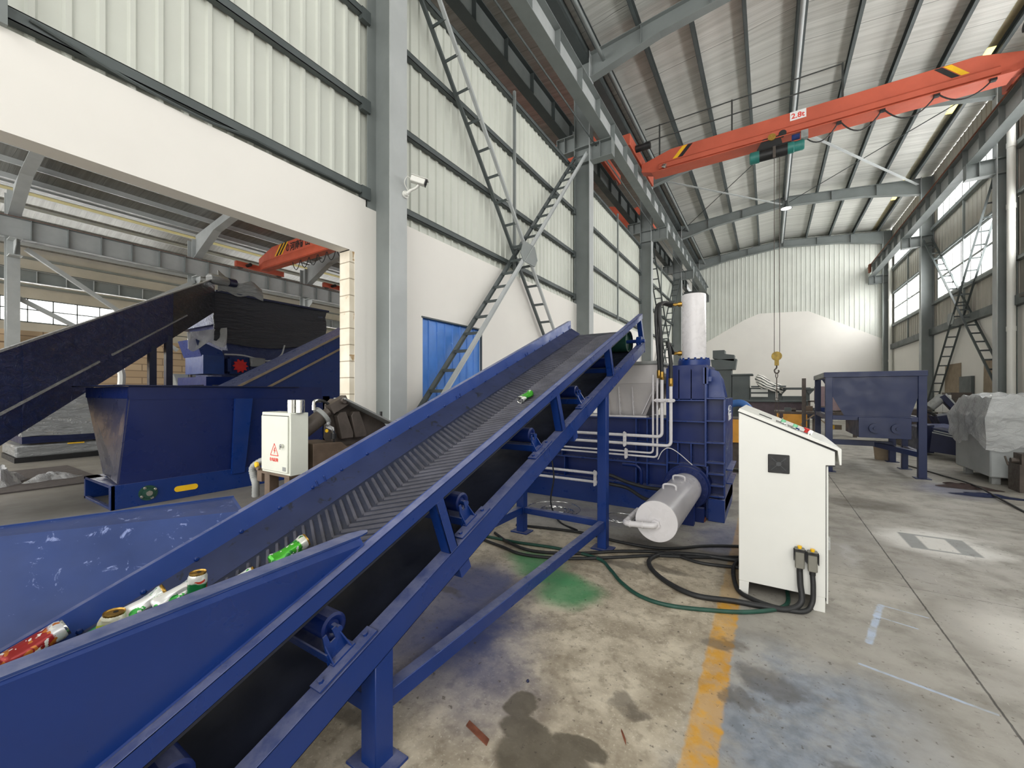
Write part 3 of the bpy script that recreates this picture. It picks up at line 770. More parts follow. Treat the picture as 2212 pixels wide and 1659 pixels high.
for k_ in range(-2, 112):
    yt = .12+k_*pitch
    if not (.02 < yt < 5.0): continue
    for s in (-1, 1):
        p0 = q(-1.8, yt-.144, CT); p1 = q(-1.8+s*.278, yt, CT)
        d = (p1-p0).normalized(); w = NN.cross(d)*.0095
        lo = [p0-w, p0+w, p1+w, p1-w]; hi = [v+NN*.009 for v in (p0-w*.6, p0+w*.6, p1+w*.6, p1-w*.6)]
        if p0.y < -.02: continue
        tr.add(lo+hi, [(4, 5, 6, 7), (0, 1, 5, 4), (1, 2, 6, 5), (2, 3, 7, 6), (3, 0, 4, 7)] if s > 0 else [(4, 5, 6, 7), (0, 1, 5, 4), (1, 2, 6, 5), (2, 3, 7, 6), (3, 0, 4, 7)])
obj('chevron_tread', tr, tread_mat, belt, smooth=0, label='raised chevron ribs of the belt')
# drums
for y, nm in ((YH, 'head_drum'), (YT, 'tail_drum')):
    o = q(0, y, CD)
    d = obj(nm, MB().pipe((-2.13, o.y, o.z), (-1.47, o.y, o.z), RD-.001, .01, 32).cyl((-1.50, o.y, o.z), (-1.492, o.y, o.z), RD-.012, seg=32).cyl((-2.108, o.y, o.z), (-2.1, o.y, o.z), RD-.012, seg=32), M['greengrey'], cv, label='dark green lagged drum')
    obj('shaft', MB().cyl((-2.33, o.y, o.z), (-1.27, o.y, o.z), .022, seg=16).cyl((-1.36, o.y, o.z), (-1.31, o.y, o.z), .05, seg=20).cyl((-2.29, o.y, o.z), (-2.24, o.y, o.z), .05, seg=20), M['blue'], d)
    if nm == 'head_drum':
        for x in (-1.335, -2.265): obj('pillow_block', MB().obox(o+V((x, 0, -.05)), TT*.075, V((.03, 0, 0)), NN*.014).cyl((x-.03, o.y, o.z), (x+.03, o.y, o.z), .055, seg=20).hexbolt(o+V((x, 0, -.04))+TT*.06, NN, .009, .03).hexbolt(o+V((x, 0, -.04))-TT*.06, NN, .009, .03), M['blue'], d)
# idlers
for y in (.215, .46, .955, 1.725, 2.49, 3.28, 4.05):
    o = q(0, y, .236)
    r = obj('idler_roller', MB().lathe((-2.16, o.y, o.z), (1, 0, 0), [(.02, -.01), (.042, 0), (.052, .006), (.052, .754), (.042, .76), (.03, .757), (.024, .75)], 24), M['blue_dark'], cv)
    obj('shaft', MB().cyl((-2.23, o.y, o.z), (-1.37, o.y, o.z), .013, seg=12), M['blue'], r)
    for s, x in ((1, -1.375), (-1, -2.225)):
        b = MB(); f = q(x, y, .136); u = o-q(0, y, .136); u = V((0, u.y, u.z))
        hi = .118
        # forked plate with a slot for the shaft
        pl = [(-.05, 0), (.05, 0), (.028, hi), (.012, hi), (.012, hi-.04), (-.012, hi-.04), (-.012, hi), (-.028, hi)]
        pts = [f+TT*a_+NN*b_ for a_, b_ in pl]
        for tri in ((0, 1, 2, 3, 4, 5, 6, 7),): b.prism([pts[i] for i in tri], (s*.006, 0, 0))
        b.prism([f+TT*-.045+V((s*.006, 0, 0)), f+TT*-.045+V((s*.04, 0, 0)), f+TT*-.035+NN*.085+V((s*.006, 0, 0))], TT*.005)
        b.prism([f+TT*.04+V((s*.006, 0, 0)), f+TT*.04+V((s*.04, 0, 0)), f+TT*.032+NN*.085+V((s*.006, 0, 0))], TT*.005)
        br = obj('roller_bracket', b, M['blue'], cv, smooth=0)
        obj('bolt', MB().hexbolt(q(x+s*.04, y, .134)+TT*.1, NN, .01, .022), M['blue'], br)
        obj('bolt', MB().hexbolt(q(x+s*.04, y, .134)-TT*.1, NN, .01, .022), M['blue'], br)
    ca = q(0, y, .15)
    obj('idler_beam', MB().obox((-1.8, ca.y, ca.z), V((.46, 0, 0)), TT*.05, NN*.004).obox(V((-1.8, ca.y, ca.z))+NN*.02-TT*.047, V((.44, 0, 0)), TT*.003, NN*.022).obox((-1.335, ca.y, ca.z-.008), V((.03, 0, 0)), TT*.13, NN*.004).obox((-2.265, ca.y, ca.z-.008), V((.03, 0, 0)), TT*.13, NN*.004), M['blue'], cv)
# legs and ground braces
for x0, x1 in ((-1.39, -1.302), (-2.298, -2.21)):
    for y0, y1 in ((1.065, 1.155), (3.74, 3.825)):
        zl = S*((y0+y1)/2)+.012
        lg = obj('leg', MB().prism([(x0, y0, .01), (x0, y1, .01), (x0, y1, S*y1+.03), (x0, y0, S*y0+.03)], (x1-x0, 0, 0)), M['blue'], cv, bevel=.003)
        xc, yc = (x0+x1)/2, (y0+y1)/2
        ft = MB().box(xc-.1, xc+.1, yc-.075, yc+.075, 0, .012)
        obj('foot_plate', ft, M['blue'], lg, bevel=.002)
obj('ground_brace', MB().box(-1.375, -1.315, 1.155, 3.74, .20, .275), M['blue'], cv, bevel=.003)
obj('ground_brace', MB().box(-2.285, -2.225, 1.155, 3.74, .20, .275), M['blue'], cv, bevel=.003)
obj('cross_brace', MB().box(-2.21, -1.39, 3.75, 3.815, .21, .27), M['blue'], cv, bevel=.003)
obj('cross_brace', MB().box(-2.21, -1.39, 1.08, 1.14, .20, .27), M['blue'], cv, bevel=.003)
# small clip under the near rail and return rollers
for y in (1.62, 3.02):
    o = q(0, y, -.03)
    obj('return_roller', MB().cyl((-2.2, o.y, o.z), (-1.42, o.y, o.z), .035, seg=16), M['blue_dark'], cv)
    for x in (-1.335, -2.265): obj('roller_bracket', MB().obox(q(x, y, .0)-NN*.02, V((.03, 0, 0)), TT*.04, NN*.03), M['blue'], cv)
# feed hopper wings
nb = [q(-1.335, -.35, .505), q(-1.335, 1.035, .505)]
ztop = .93
hp = MB()
def wing(mb, pts, th):
    """a ruled plate: bottom line then top line"""
    a, b, c, d = [V(p) for p in pts]; n = ((b-a).cross(d-a)).normalized()*th
    return mb.prism([a-n/2, b-n/2, c-n/2, d-n/2], n)
wing(hp, [nb[0], nb[1], (-1.365, 1.04, ztop), (-1.245, -.35, ztop)], .006)
hn = obj('feed_plate', hp, M['blue'], cv)
fl = MB(); fl.prism([(-1.245, -.35, ztop), (-1.363, 1.05, ztop), (-1.375, 1.085, ztop), (-1.395, 1.10, ztop), (-1.412, 1.085, ztop), (-1.425, 1.03, ztop), (-1.30, -.35, ztop)], (0, 0, .006))
obj('rim_flange', fl, M['blue_pale'], hn)
scuffed = paint('scuffed_sheen_blue', (50, 68, 118), .36, var=.14, scale=3., wear=(132, 146, 192), wl=.60)  # base paled: sky reflection put into the colour; the wear colour is scuffs
hp = MB()
a0, a1 = q(-2.275, -.35, .497), q(-2.275, 1.03, .497)
wing(hp, [a0, a1, (-2.50, 1.085, .925), (-2.86, -.35, .955)], .006)
hf = obj('feed_plate', hp, scuffed, cv, label='far flared feed plate with scuffed paint')
obj('rim_flange', MB().bar((-2.50, 1.085, .925), (-2.86, -.35, .955), .012, .012), M['blue_pale'], hf)
bk = [q(-2.275, -.35, .3), q(-1.335, -.35, .3), V((-1.245, -.35, ztop)), V((-2.86, -.35, .955))]
obj('feed_plate', MB().prism(bk, (0, -.006, 0)), M['blue_pale'], cv)

# ---------------------------------------------------------------- cans on the belt
def can_mat(name, base, top, spots, blob=(235, 235, 228)):
    t = NT(name); z = t.n('ShaderNodeSeparateXYZ'); t.link(t.obj(), z.inputs[0])
    h = t.noise(22, 3, .5, vec=t.obj())
    col = t.mix(t.rng(t.add(z.outputs[2], t.mul(t.add(h, -.5), .03)), .122, .130), lin(base), lin(top))
    s = t.noise(26, 2, .5, vec=t.obj(), dist=.7); col = t.mix(t.rng(s, .58, .60), col, lin(spots))
    s2 = t.noise(40, 2, .5, vec=t.obj(), dist=.4); col = t.mix(t.rng(s2, .63, .66), col, lin(blob))
    t.bsdf(col, .32, .35); return t.m
CM = {'green': can_mat('can_green', (70, 170, 46), (226, 226, 214), (40, 120, 50)), 'dgreen': can_mat('can_deep_green', (24, 110, 60), (225, 225, 215), (200, 60, 40)),
      'lime': can_mat('can_lime', (176, 200, 40), (222, 220, 196), (210, 190, 90)), 'red': can_mat('can_red', (150, 34, 34), (214, 214, 216), (190, 110, 40)), 'white': can_mat('can_white', (228, 228, 224), (222, 226, 220), (60, 165, 70))}
def can(label, mat, base, axis, crush=0.0, L=.165, R=.033, gold=True, up=(0, 0, 1)):
    ax = V(axis).normalized(); b = V(base)
    X = ax.orthogonal().normalized(); Yv = ax.cross(X)
    if abs(V(up).dot(ax)) < .95:                       # flattening direction
        Yv = (V(up)-ax*V(up).dot(ax)).normalized(); X = Yv.cross(ax)
    t = thing('drink_can', label, 'can', b, 'drink cans on the conveyor')
    t.rotation_euler = Matrix((X, Yv, ax)).transposed().to_euler()
    ORG[t.name] = V((0, 0, 0))
    rnd = random.Random(hash(label) % 1000 if False else len(label)*13+ord(label[0]))
    ph = [rnd.uniform(0, 6.28) for _ in range(4)]
    prof = [(.0235, 0), (.026, .002), (.0315, .012)]+[(.032, .012+(L-.03)*i/8) for i in range(1, 9)]+[(.0275, L-.006), (.0255, L-.002)]
    def pt(r, z, a):
        f = min(1, max(0, min(z-.006, L-.012-z)/.03)); r = r*R/.032
        w = 1-crush*f*(.30*max(0, math.sin(2*a+ph[0]+z*20))+.22*math.sin(3*a+ph[1]-z*30)+.18*math.cos(a+ph[2]))
        sx, sy = 1+.25*crush*f, 1-.55*crush*f
        return (r*w*math.cos(a)*sx, r*w*math.sin(a)*sy, z)
    n = 22; mb = MB(); vs = []; fs = []
    for r, z in prof: vs += [pt(r, z, 2*PI*i/n) for i in range(n)]
    for k_ in range(len(prof)-1):
        for i in range(n): fs.append((k_*n+i, k_*n+(i+1) % n, (k_+1)*n+(i+1) % n, (k_+1)*n+i))
    fs.append(tuple(range(n-1, -1, -1)))
    obj('body', mb.add(vs, fs), CM[mat], t, smooth=35)
    lidm = M['brass'] if gold else M['chrome']
    lp = MB().lathe((0, 0, 0), (0, 0, 1), [(.0275*R/.032, L-.008), (.0285*R/.032, L-.002), (.0275*R/.032, L+.001), (.0255*R/.032, L-.001), (.0245*R/.032, L-.004), (0, L-.004)], n)
    l_ = obj('lid', lp, lidm, t, label='metal can lid')
    obj('opening', MB().cyl((0, .009, L-.0036), (0, .009, L-.0028), .008, seg=12), M['black'], l_)
    return t
BT = CT+.008
can('green can lying alone high on the belt, dented in the middle', 'green', q(-1.70, 2.80, BT, 0, .03)+V((.03, .16, .062)), V((-.12, -1, -.38)), .55, gold=False)
can('green and white can with gold end, low on the belt by the near plate tip', 'green', q(-1.865, .975, BT, 0, .05), V((.14, .93, .37)), .4, R=.036)
can('deep green can standing upright behind the near feed plate', 'dgreen', q(-1.97, .72, BT, 0, .004), V((.03, .02, 1)), .1)
can('crushed white and orange can half hidden right of the upright can', 'white', q(-1.87, .73, .40), V((.35, .85, .4)), .6)
can('flattened white and red can left of the upright can', 'white', q(-2.03, .60, .43), V((.2, .9, .4)), .7)
can('crushed white can with a green band, third from the left', 'white', q(-2.10, .50, .44), V((.2, .9, .4)), .65)
can('dented pale yellow-green can tilted up behind the near feed plate', 'lime', q(-2.08, .49, BT, 0, .004), V((.06, .05, 1)), .6, R=.037)
can('flat dark green can lying low between red and yellow cans', 'dgreen', q(-2.13, .36, .425), V((.1, .9, .4)), .8)
can('red can with bare silver base, leftmost on the belt', 'red', q(-2.21, .245, .475), V((-.02, .93, .36)), .15, R=.037, gold=False)
# ================================================================= baler
ba = thing('hydraulic_baler', 'large blue ribbed baling press behind the conveyor with white cylinders', 'machine', (-1.2, 5.6, 0))
BY = 5.42; FY = 5.30
body = MB().box(-1.06, -.445, BY, 6.5, .1, 1.42).box(-1.06, -.62, FY+.02, 6.2, 1.42, 1.835)
obj('press_tower', body, M['blue_dark'], ba, bevel=.004)  # darker blue than the ribs: shade between them put into the colour
def rib(*b): return obj('rib', MB().box(*b), M['blue'], ba, bevel=.002)
rib(-1.075, -1.055, FY, BY, .1, 1.80); rib(-.64, -.618, FY-.01, BY, .62, 1.80)
for z in (1.405, 1.15, .89, .63): rib(-1.055, -.64, FY, BY, z-.008, z+.008)
for x in (-.93, -.79): rib(x-.007, x+.007, FY+.02, BY, 1.413, 1.78)
for x in (-.94, -.79): rib(x-.007, x+.007, FY, BY, .638, .882)
for z in (1.43, 1.165, .91, .675): rib(-.618, -.425, FY-.02, BY, z-.009, z+.009)
for z in (.545, .41, .285): rib(-.60, -.435, FY-.03, BY, z-.008, z+.008)
obj('corner_plate', MB().box(-.445, -.425, BY-.09, 6.5, .1, 1.43), M['blue'], ba, bevel=.002)
obj('corner_plate', MB().box(-.62, -.60, FY-.02, BY, .02, .63), M['blue'], ba)
for z in (.58, .42): rib(-.425, -.36, 5.46, 6.2, z-.008, z+.008)
obj('base_block', MB().box(-.60, -.425, FY-.05, 6.45, .0, .26).box(-1.1, -.6, FY+.05, 5.72, .0, .1), M['blue'], ba, bevel=.004)
for y in (5.45, 5.54, 5.63, 5.72):
    obj('gusset', MB().prism([(-.618, y, 1.44), (-.432, y, 1.44), (-.475, y, 1.66), (-.53, y, 1.765), (-.618, y, 1.79)], (0, .014, 0)), M['blue'], ba, bevel=.002)
obj('gusset', MB().box(-.66, -.60, FY-.01, FY+.06, 1.60, 1.80).box(-.62, -.565, FY+.0, FY+.05, 1.63, 1.69), M['blue'], ba, bevel=.003)
tm = text_mb('德', .20, (-.4235, 5.72, 1.165), (0, 1, 0), (0, 0, 1), .003, .004)
for i, p in enumerate(tm.v): tm.v[i] = (p[0], 5.72+(p[1]-5.72)*2.4, p[2])
obj('lettering', tm, M['ink_white'], ba, smooth=0)
# vertical cylinder
vc = obj('upright_cylinder', MB().lathe((-.80, 5.6, 1.92), (0, 0, 1), [(.142, 0), (.142, .80), (.138, .815), (0, .82)], 40), M['pipe_white'], ba, bevel=0)
vf = obj('cylinder_flange', MB().cyl((-.80, 5.6, 1.835), (-.80, 5.6, 1.905), .188, seg=36), M['blue'], ba, bevel=.003)
for i in range(14):
    a = 2*PI*i/14; obj('bolt', MB().hexbolt((-.80+.166*math.cos(a), 5.6+.166*math.sin(a), 1.905), (0, 0, 1), .013, .028), M['blue'], vf)
for z in (2.635, 2.005):
    obj('port', MB().cyl((-.92, 5.585, z), (-.985, 5.575, z), .03).cyl((-.985, 5.575, z), (-1.06, 5.565, z), .016).cyl((-1.0, 5.573, z), (-1.03, 5.569, z), .021, seg=6), M['brass'], vc, label='brass pipe fitting')
# side cylinder
sx, sz, sr = -.83, .375, .176
SC = MB().lathe((sx, 5.24, sz), (0, -1, 0), [(sr, 0), (sr, 1.54), (sr*.99, 1.56)], 48)
hc = obj('side_cylinder', SC, M['silver'], ba, label='silver-painted horizontal cylinder')
obj('end_cap', MB().lathe((sx, 3.70, sz), (0, -1, 0), [(sr+.003, 0), (sr+.003, .022), (sr, .025), (0, .026)], 48), M['pipe_white'], hc)
hf_ = obj('cylinder_flange', MB().cyl((sx, 5.24, sz), (sx, 5.15, sz), .246, seg=48).cyl((sx, 5.42, sz), (sx, 5.24, sz), .262, seg=48), M['blue_dark'], ba, bevel=.003)
for i in range(20):
    a = 2*PI*i/20; obj('bolt', MB().hexbolt((sx+.212*math.cos(a), 5.15, sz+.212*math.sin(a)), (0, -1, 0), .014, .028), M['blue_dark'], hf_)
for y in (4.25, 4.75):
    obj('lifting_lug', MB().tube(spline([(sx-.06, y, sz+sr*.9), (sx-.055, y, sz+sr+.03), (sx, y+.01, sz+sr+.038), (sx+.055, y, sz+sr+.028), (sx+.06, y, sz+sr*.9)], 5), .010, 8), M['pipe_white'], hc)
def elbow(pts, r): return spline(pts, 6)
def path(pts, r, rad=.05):
    """pipe run with rounded corners"""
    P_ = [V(p) for p in pts]; out = [P_[0]]
    for i in range(1, len(P_)-1):
        a, b, c = P_[i-1], P_[i], P_[i+1]; u, v = (a-b).normalized(), (c-b).normalized()
        p0, p1 = b+u*rad, b+v*rad
        for k_ in range(7):
            t = k_/6; out.append(p0*(1-t)**2+b*2*t*(1-t)+p1*t*t)
    out.append(P_[-1]); return out
cp = MB().tube(path([(sx+.0, 3.67, sz-.02), (sx, 3.60, sz-.02), (sx-.255, 3.60, sz-.035), (sx-.255, 4.05, sz-.03)], .03, .05), .026, 14)
cp.cyl((sx, 3.675, sz-.02), (sx, 3.645, sz-.02), .042, seg=6).cyl((sx-.09, 3.60, sz-.0255), (sx-.1, 3.60, sz-.026), .031).cyl((sx-.2, 3.60, sz-.032), (sx-.21, 3.60, sz-.033), .031)
obj('end_pipe', cp, M['pipe_white'], hc)
obj('cradle', MB().box(sx-.12, sx+.12, 4.95, 5.05, 0, .22).prism([(sx-.2, 5.14, 0), (sx+.2, 5.14, 0), (sx+.2, 5.14, .16), (sx-.2, 5.14, .16)], (0, .08, 0)), M['blue_dark'], ba)
# long chamber
ch = MB().box(-3.35, -1.075, BY, 6.3, .0, 1.17)
obj('press_chamber', ch, M['blue_dark'], ba, bevel=.004)  # recess shade behind the ribs put into this darker blue
obj('base_beam', MB().box(-3.35, -1.09, FY, BY, .0, .32), M['blue'], ba, bevel=.003)
for z in (.60, 1.172): rib(-3.35, -1.075, FY, BY, z-.01, z+.01)
rib(-3.35, -1.075, FY+.02, BY, .86, .874)
for x, z0, z1 in ((-2.95, .32, .59), (-2.46, .32, .59), (-1.95, .32, .59), (-1.45, .32, .59), (-2.5, .61, 1.16), (-1.95, .61, 1.16), (-1.45, .61, 1.16), (-1.31, .3, 1.16)): rib(x-.008, x+.008, FY+.01, BY, z0, z1)
obj('curved_bracket', MB().tube(path([(-1.62, FY, .56), (-1.38, FY, .56), (-1.38, FY, .30)], .03, .1), .02, 8), M['blue_dark'], ba)
obj('chamber_ledge', MB().box(-2.1, -1.31, FY-.02, BY, 1.182, 1.20), M['pipe_white'], ba)
# grey feed hopper on top of the chamber
def frustum(x0, x1, y0, y1, z0, X0, X1, Y_0, Y_1, z1, th=.012):
    lo = [V((x0, y0, z0)), V((x1, y0, z0)), V((x1, y1, z0)), V((x0, y1, z0))]; hi = [V((X0, Y_0, z1)), V((X1, Y_0, z1)), V((X1, Y_1, z1)), V((X0, Y_1, z1))]
    mb = MB()
    for i in range(4): wing(mb, [lo[i], lo[(i+1) % 4], hi[(i+1) % 4], hi[i]], th)
    return mb
gm = paint('hopper_grey', (188, 184, 182), .5, var=.05, scale=3)
gh = obj('feed_hopper', frustum(-1.95, -1.38, 5.50, 6.1, 1.19, -2.10, -1.18, 5.36, 6.3, 1.62), gm, ba)
obj('hopper_collar', frustum(-2.10, -1.18, 5.36, 6.3, 1.62, -2.10, -1.20, 5.36, 6.3, 1.86), gm, gh)
for x in (-1.86, -1.70, -1.52):
    obj('hopper_gusset', MB().prism([(x, 5.49, 1.19), (x, 5.43, 1.19), (x, 5.36, 1.58), (x, 5.405, 1.58)], (.012, 0, 0)), M['pipe_white'], gh)
obj('hopper_gusset', MB().bar((-1.40, 5.44, 1.22), (-1.22, 5.37, 1.58), .012, .06, (0, -1, 0)), M['pipe_white'], gh)
obj('rim_pipe', MB().tube([(-2.12, 5.35, 1.88), (-1.18, 5.35, 1.88), (-1.17, 6.3, 1.88)], .024, 10), M['lid_grey'], gh)
# steel pipes
PY = 5.12
runs = [([(-3.3, PY, .965), (-1.087, PY, .965), (-1.087, PY, 1.70)], .0195, .06), ([(-3.3, PY, .862), (-.985, PY, .862), (-.985, PY, 1.62)], .0195, .06),
        ([(-3.3, PY+.06, .752), (-1.205, PY+.06, .752), (-1.205, PY+.06, 1.72)], .0125, .05), ([(-3.3, PY+.06, .705), (-1.155, PY+.06, .705), (-1.155, PY+.06, 1.76)], .0125, .05),
        ([(-3.3, PY, .437), (-1.80, PY, .437)], .0185, .05), ([(-3.3, PY, .324), (-1.79, PY, .324)], .0185, .05)]
for pts, r, rad in runs: obj('oil_pipe', MB().tube(path(pts, r, rad), r, 12), M['pipe_white'], ba)
def clamp(pts, ax):
    mb = MB(); a, b = V(pts[0]), V(pts[-1]); mb.bar(a, b, .04, .014, (0, -1, 0))
    for p in pts: mb.hexbolt(V(p)+V((0, -.012, 0)), (0, -1, 0), .009, .03)
    obj('pipe_clamp', mb, M['pipe_white'], ba)
clamp([(-1.53, PY-.03, z) for z in (1.0, .94, .89, .835)], 0); clamp([(-1.53, PY+.03, z) for z in (.785, .73, .675)], 0)
clamp([(-1.92, PY-.03, z) for z in (.475, .41, .36, .29)], 0)
clamp([(x, PY-.03, 1.405) for x in (-1.16, -1.12, -1.05, -1.02, -.94)], 0)
for pts in ([(-1.087, PY, 1.70), (-1.087, PY, 1.80), (-1.10, PY, 2.2), (-1.13, PY+.05, 2.5), (-1.12, PY+.2, 2.62), (-1.05, PY+.4, 2.64)],
            [(-1.125, PY+.02, 1.72), (-1.125, PY+.02, 1.85), (-1.15, PY+.02, 2.2), (-1.165, PY+.05, 2.5), (-1.15, PY+.2, 2.615), (-1.06, PY+.42, 2.62)],
            [(-.985, PY, 1.62), (-.985, PY, 1.80), (-1.0, PY, 2.0), (-1.035, PY+.05, 2.10), (-1.04, PY+.25, 2.08), (-1.04, PY+.42, 2.01)],
            [(-1.80, PY, .437), (-1.70, PY, .43), (-1.5, PY, .37), (-1.25, PY-.05, .345), (-1.02, PY-.12, .36)],
            [(-1.79, PY, .324), (-1.7, PY, .32), (-1.5, PY, .295), (-1.25, PY-.15, .23), (-1.0, PY-.3, .27)]):
    h = obj('hydraulic_hose', MB().tube(spline(pts, 8), .0215, 12), M['hose'], ba, label='black hydraulic hose')
    p0, p1 = V(pts[0]), V(pts[1]); d = (p1-p0).normalized()
    obj('hose_coupling', MB().cyl(p0-d*.02, p0+d*.05, .026, seg=12).cyl(p0-d*.045, p0-d*.01, .027, seg=6), M['brass'], h)
tag(obj('thin_cable', MB().tube(spline([(-1.12, PY-.06, .70), (-1.07, PY-.07, .80), (-1.0, PY-.06, .845), (-.9, PY-.05, .80), (-.75, PY-.0, .66)], 7), .005, 6), M['pipe_white'], loc=(-1.1, PY, .7)), 'thin pale cable arching over the pipe elbows of the blue press', 'cable')
tag(obj('floor_clutter', MB().box(-1.15, -.62, 5.18, 5.3, .0, .03).box(-1.0, -.9, 5.12, 5.2, 0, .05), M['rust'], loc=(-.9, 5.2, 0)), 'rusty scrap strip on the floor under the silver cylinder', 'scrap')
# coils of wire on the floor and the thin black cable
def coil(cx, cy, rs, label):
    t = thing('wire_coil', label, 'wire', (cx, cy, 0), 'loose wire coils on the floor'); mb = MB()
    for k_, (r, dx, dy) in enumerate(rs):
        obj('loop', MB().tube([(cx+dx+r*math.cos(2*PI*i/36), cy+dy+r*.9*math.sin(2*PI*i/36), .008+.006*k_+.006*math.sin(4*PI*i/36+k_)) for i in range(36)], .0042, 5, closed=True), M['chrome'], t)
coil(-2.25, 4.62, [(.22, 0, 0), (.2, .02, .01), (.19, -.02, .02), (.21, .01, -.02), (.13, 0, 0), (.34, -.05, .02)], 'coil of bright wire on the floor behind the far conveyor leg')
coil(-1.52, 4.80, [(.2, 0, 0), (.19, .05, .02)], 'loose loops of wire on the floor right of the wire coil')
tag(obj('thin_cable', MB().tube(spline([(-2.55, 5.08, .60), (-2.45, 4.95, .35), (-2.32, 4.6, .12), (-2.05, 4.28, .012), (-1.75, 4.1, .012)], 8), .011, 8), M['hose'], loc=(-2.3, 4.6, 0)), 'thin black cable hanging to the floor between the far conveyor legs', 'cable')

# ================================================================= control cabinet
cc = thing('control_cabinet', 'white sloping control desk standing beside the blue press', 'cabinet', (.07, 4.0, 0))
CY0, CY1 = 3.48, 4.50
obj('body', MB().prism([(-.188, CY0, .10), (.33, CY0, .10), (.33, CY0, 1.004), (.38, CY0, 1.008), (.38, CY0, 1.105), (-.188, CY0, 1.357)], (0, CY1-CY0, 0)), M['white'], cc, bevel=.003)
for pts in ([(-.186, 0), (-.127, 0), (-.122, .10), (-.186, .10)], [(.262, 0), (.327, 0), (.327, .10), (.245, .10)]):
    for y in (CY0+.001, CY1-.03): obj('foot', MB().prism([(x, y, z) for x, z in pts], (0, .029, 0)), M['white'], cc, bevel=.002)
obj('plinth', MB().box(-.12, .25, CY0+.2, CY1-.05, .03, .10), M['black'], cc)
ld = MB(); sl_ = V((.568, 0, -.252)).normalized(); nl = V((.405, 0, .914)).normalized()
p0 = V((-.194, CY0-.012, 1.362)); L_ = .64
ld.prism([p0, p0+V((.586, 0, -.2525)), p0+V((.586+.01, 0, -.2525-.095)), p0+V((.607, 0, -.2525-.095)), p0+V((.607, 0, -.240)), p0+V((.012, 0, .022))], (0, CY1-CY0+.024, 0))
lid = obj('lid', ld, M['white'], cc, bevel=.002)
obj('gap_strip', MB().prism([(-.190, CY0-.003, 1.352), (.384, CY0-.003, 1.098), (.384, CY0-.003, 1.106), (-.190, CY0-.003, 1.361)], (0, CY1-CY0+.006, 0)), M['black'], cc)  # black strip put in for the shaded gap under the lid
dr = obj('door', MB().box(.333, .345, CY0+.012, CY1-.01, .06, 1.0), M['white'], cc, bevel=.002)
obj('gap_strip', MB().box(.3301, .333, CY0+.004, CY1-.005, .08, 1.0).box(.331, .38, CY0-.001, CY1, 1.0, 1.0045), M['black'], cc)  # shade of the door gaps put in as black strips
obj('door_latch', MB().box(.345, .36, CY0+.05, CY0+.09, .42, .50), M['chrome'], dr)
fg = MB().box(-.003, .126, CY0-.012, CY0, .925, 1.057)
go = obj('fan_grille', fg, M['black'], cc, bevel=.004)
gc = V((.0615, CY0-.014, .991)); mb = MB()
mb.cyl(gc+V((0, .002, 0)), gc+V((0, -.003, 0)), .016, seg=24)
for s in (-1, 1): mb.bar(gc+V((-.045, 0, .045*s)), gc+V((.045, 0, -.045*s)), .004, .003, (0, 1, 0))
for r in (.026, .032, .038, .044, .05, .056):
    for c0 in ((PI/4, 3*PI/4, 5*PI/4, 7*PI/4)):
        pts = [gc+V((r*math.cos(c0+a), 0, r*math.sin(c0+a))) for a in (-.42, -.25, -.1, .05, .2, .35)]; mb.tube(pts, .0011, 5)
obj('grille_bars', mb, paint('grille_grey', (62, 64, 66), .5), go)
# buttons on the desk
LN = V((.252, 0, .568)).normalized()
def dk(x, y): return V((x, y, 1.357-(x+.188)*(.252/.568)+.0312))
def btn(x, y, r, mat, h=.02, base=True):
    b = MB().cyl(dk(x, y), dk(x, y)+LN*.006, r*1.15, seg=16)
    o = obj('push_button', MB().cyl(dk(x, y)+LN*.004, dk(x, y)+LN*(.006+h), r, seg=16), M[mat], cc, label=mat.replace('_', ' ')+' push button')
    obj('button_collar', b, M['chrome'], o)
def plaq(x, y, w, d, mat='black'):
    obj('name_plate', MB().obox(dk(x, y)+LN*.001, V((.568, 0, -.252)).normalized()*w/2, V((0, d/2, 0)), LN*.0015), M[mat], cc)
obj('card_slot', MB().obox(dk(-.02, 3.74)+LN*.001, sl_*.045, V((0, .04, 0)), LN*.002), M['black'], cc)
plaq(.075, 3.66, .06, .035); plaq(.145, 3.66, .055, .035); plaq(.075, 3.80, .055, .03); plaq(.15, 3.82, .055, .03); plaq(.215, 3.66, .055, .035); plaq(.16, 3.60, .05, .03)
btn(.092, 3.80, .016, 'mint', .022); btn(.168, 3.80, .016, 'mint', .022); btn(.10, 3.68, .012, 'ink_white', .008); btn(.175, 3.60, .012, 'cloth_blue', .01)
ky = obj('emergency_stop', MB().lathe(dk(.235, 3.76), LN, [(.012, 0), (.012, .02), (.022, .024), (.022, .034), (0, .036)], 20), M['red'], cc, label='red emergency stop')
obj('key', MB().obox(dk(.25, 3.64)+LN*.02, sl_*.012, V((0, .002, 0)), LN*.016).cyl(dk(.245, 3.64), dk(.245, 3.64)+LN*.012, .012, seg=16), M['chrome'], cc)
# heavy connectors
for i, (x, z) in enumerate(((.183, .36), (.255, .352))):
    cn = obj('plug_connector', MB().box(x-.027, x+.027, CY0-.05, CY0-.004, z-.075, z+.04).box(x-.03, x+.03, CY0-.03, CY0, z+.0, z+.062), M['grey_plastic'], cc, bevel=.005)
    obj('locking_lever', MB().box(x-.033, x+.033, CY0-.055, CY0-.008, z+.042, z+.05).box(x-.035, x-.030, CY0-.055, CY0-.01, z-.02, z+.05).box(x+.030, x+.035, CY0-.055, CY0-.01, z-.02, z+.05), M['black'], cn)
    obj('yellow_tab', MB().cyl((x, CY0-.03, z+.06), (x, CY0-.03, z+.078), .011, .014, 12), M['yellow'], cn)
    obj('cable_gland', MB().cyl((x, CY0-.027, z-.075), (x, CY0-.027, z-.10), .019, seg=10), M['black'], cn)

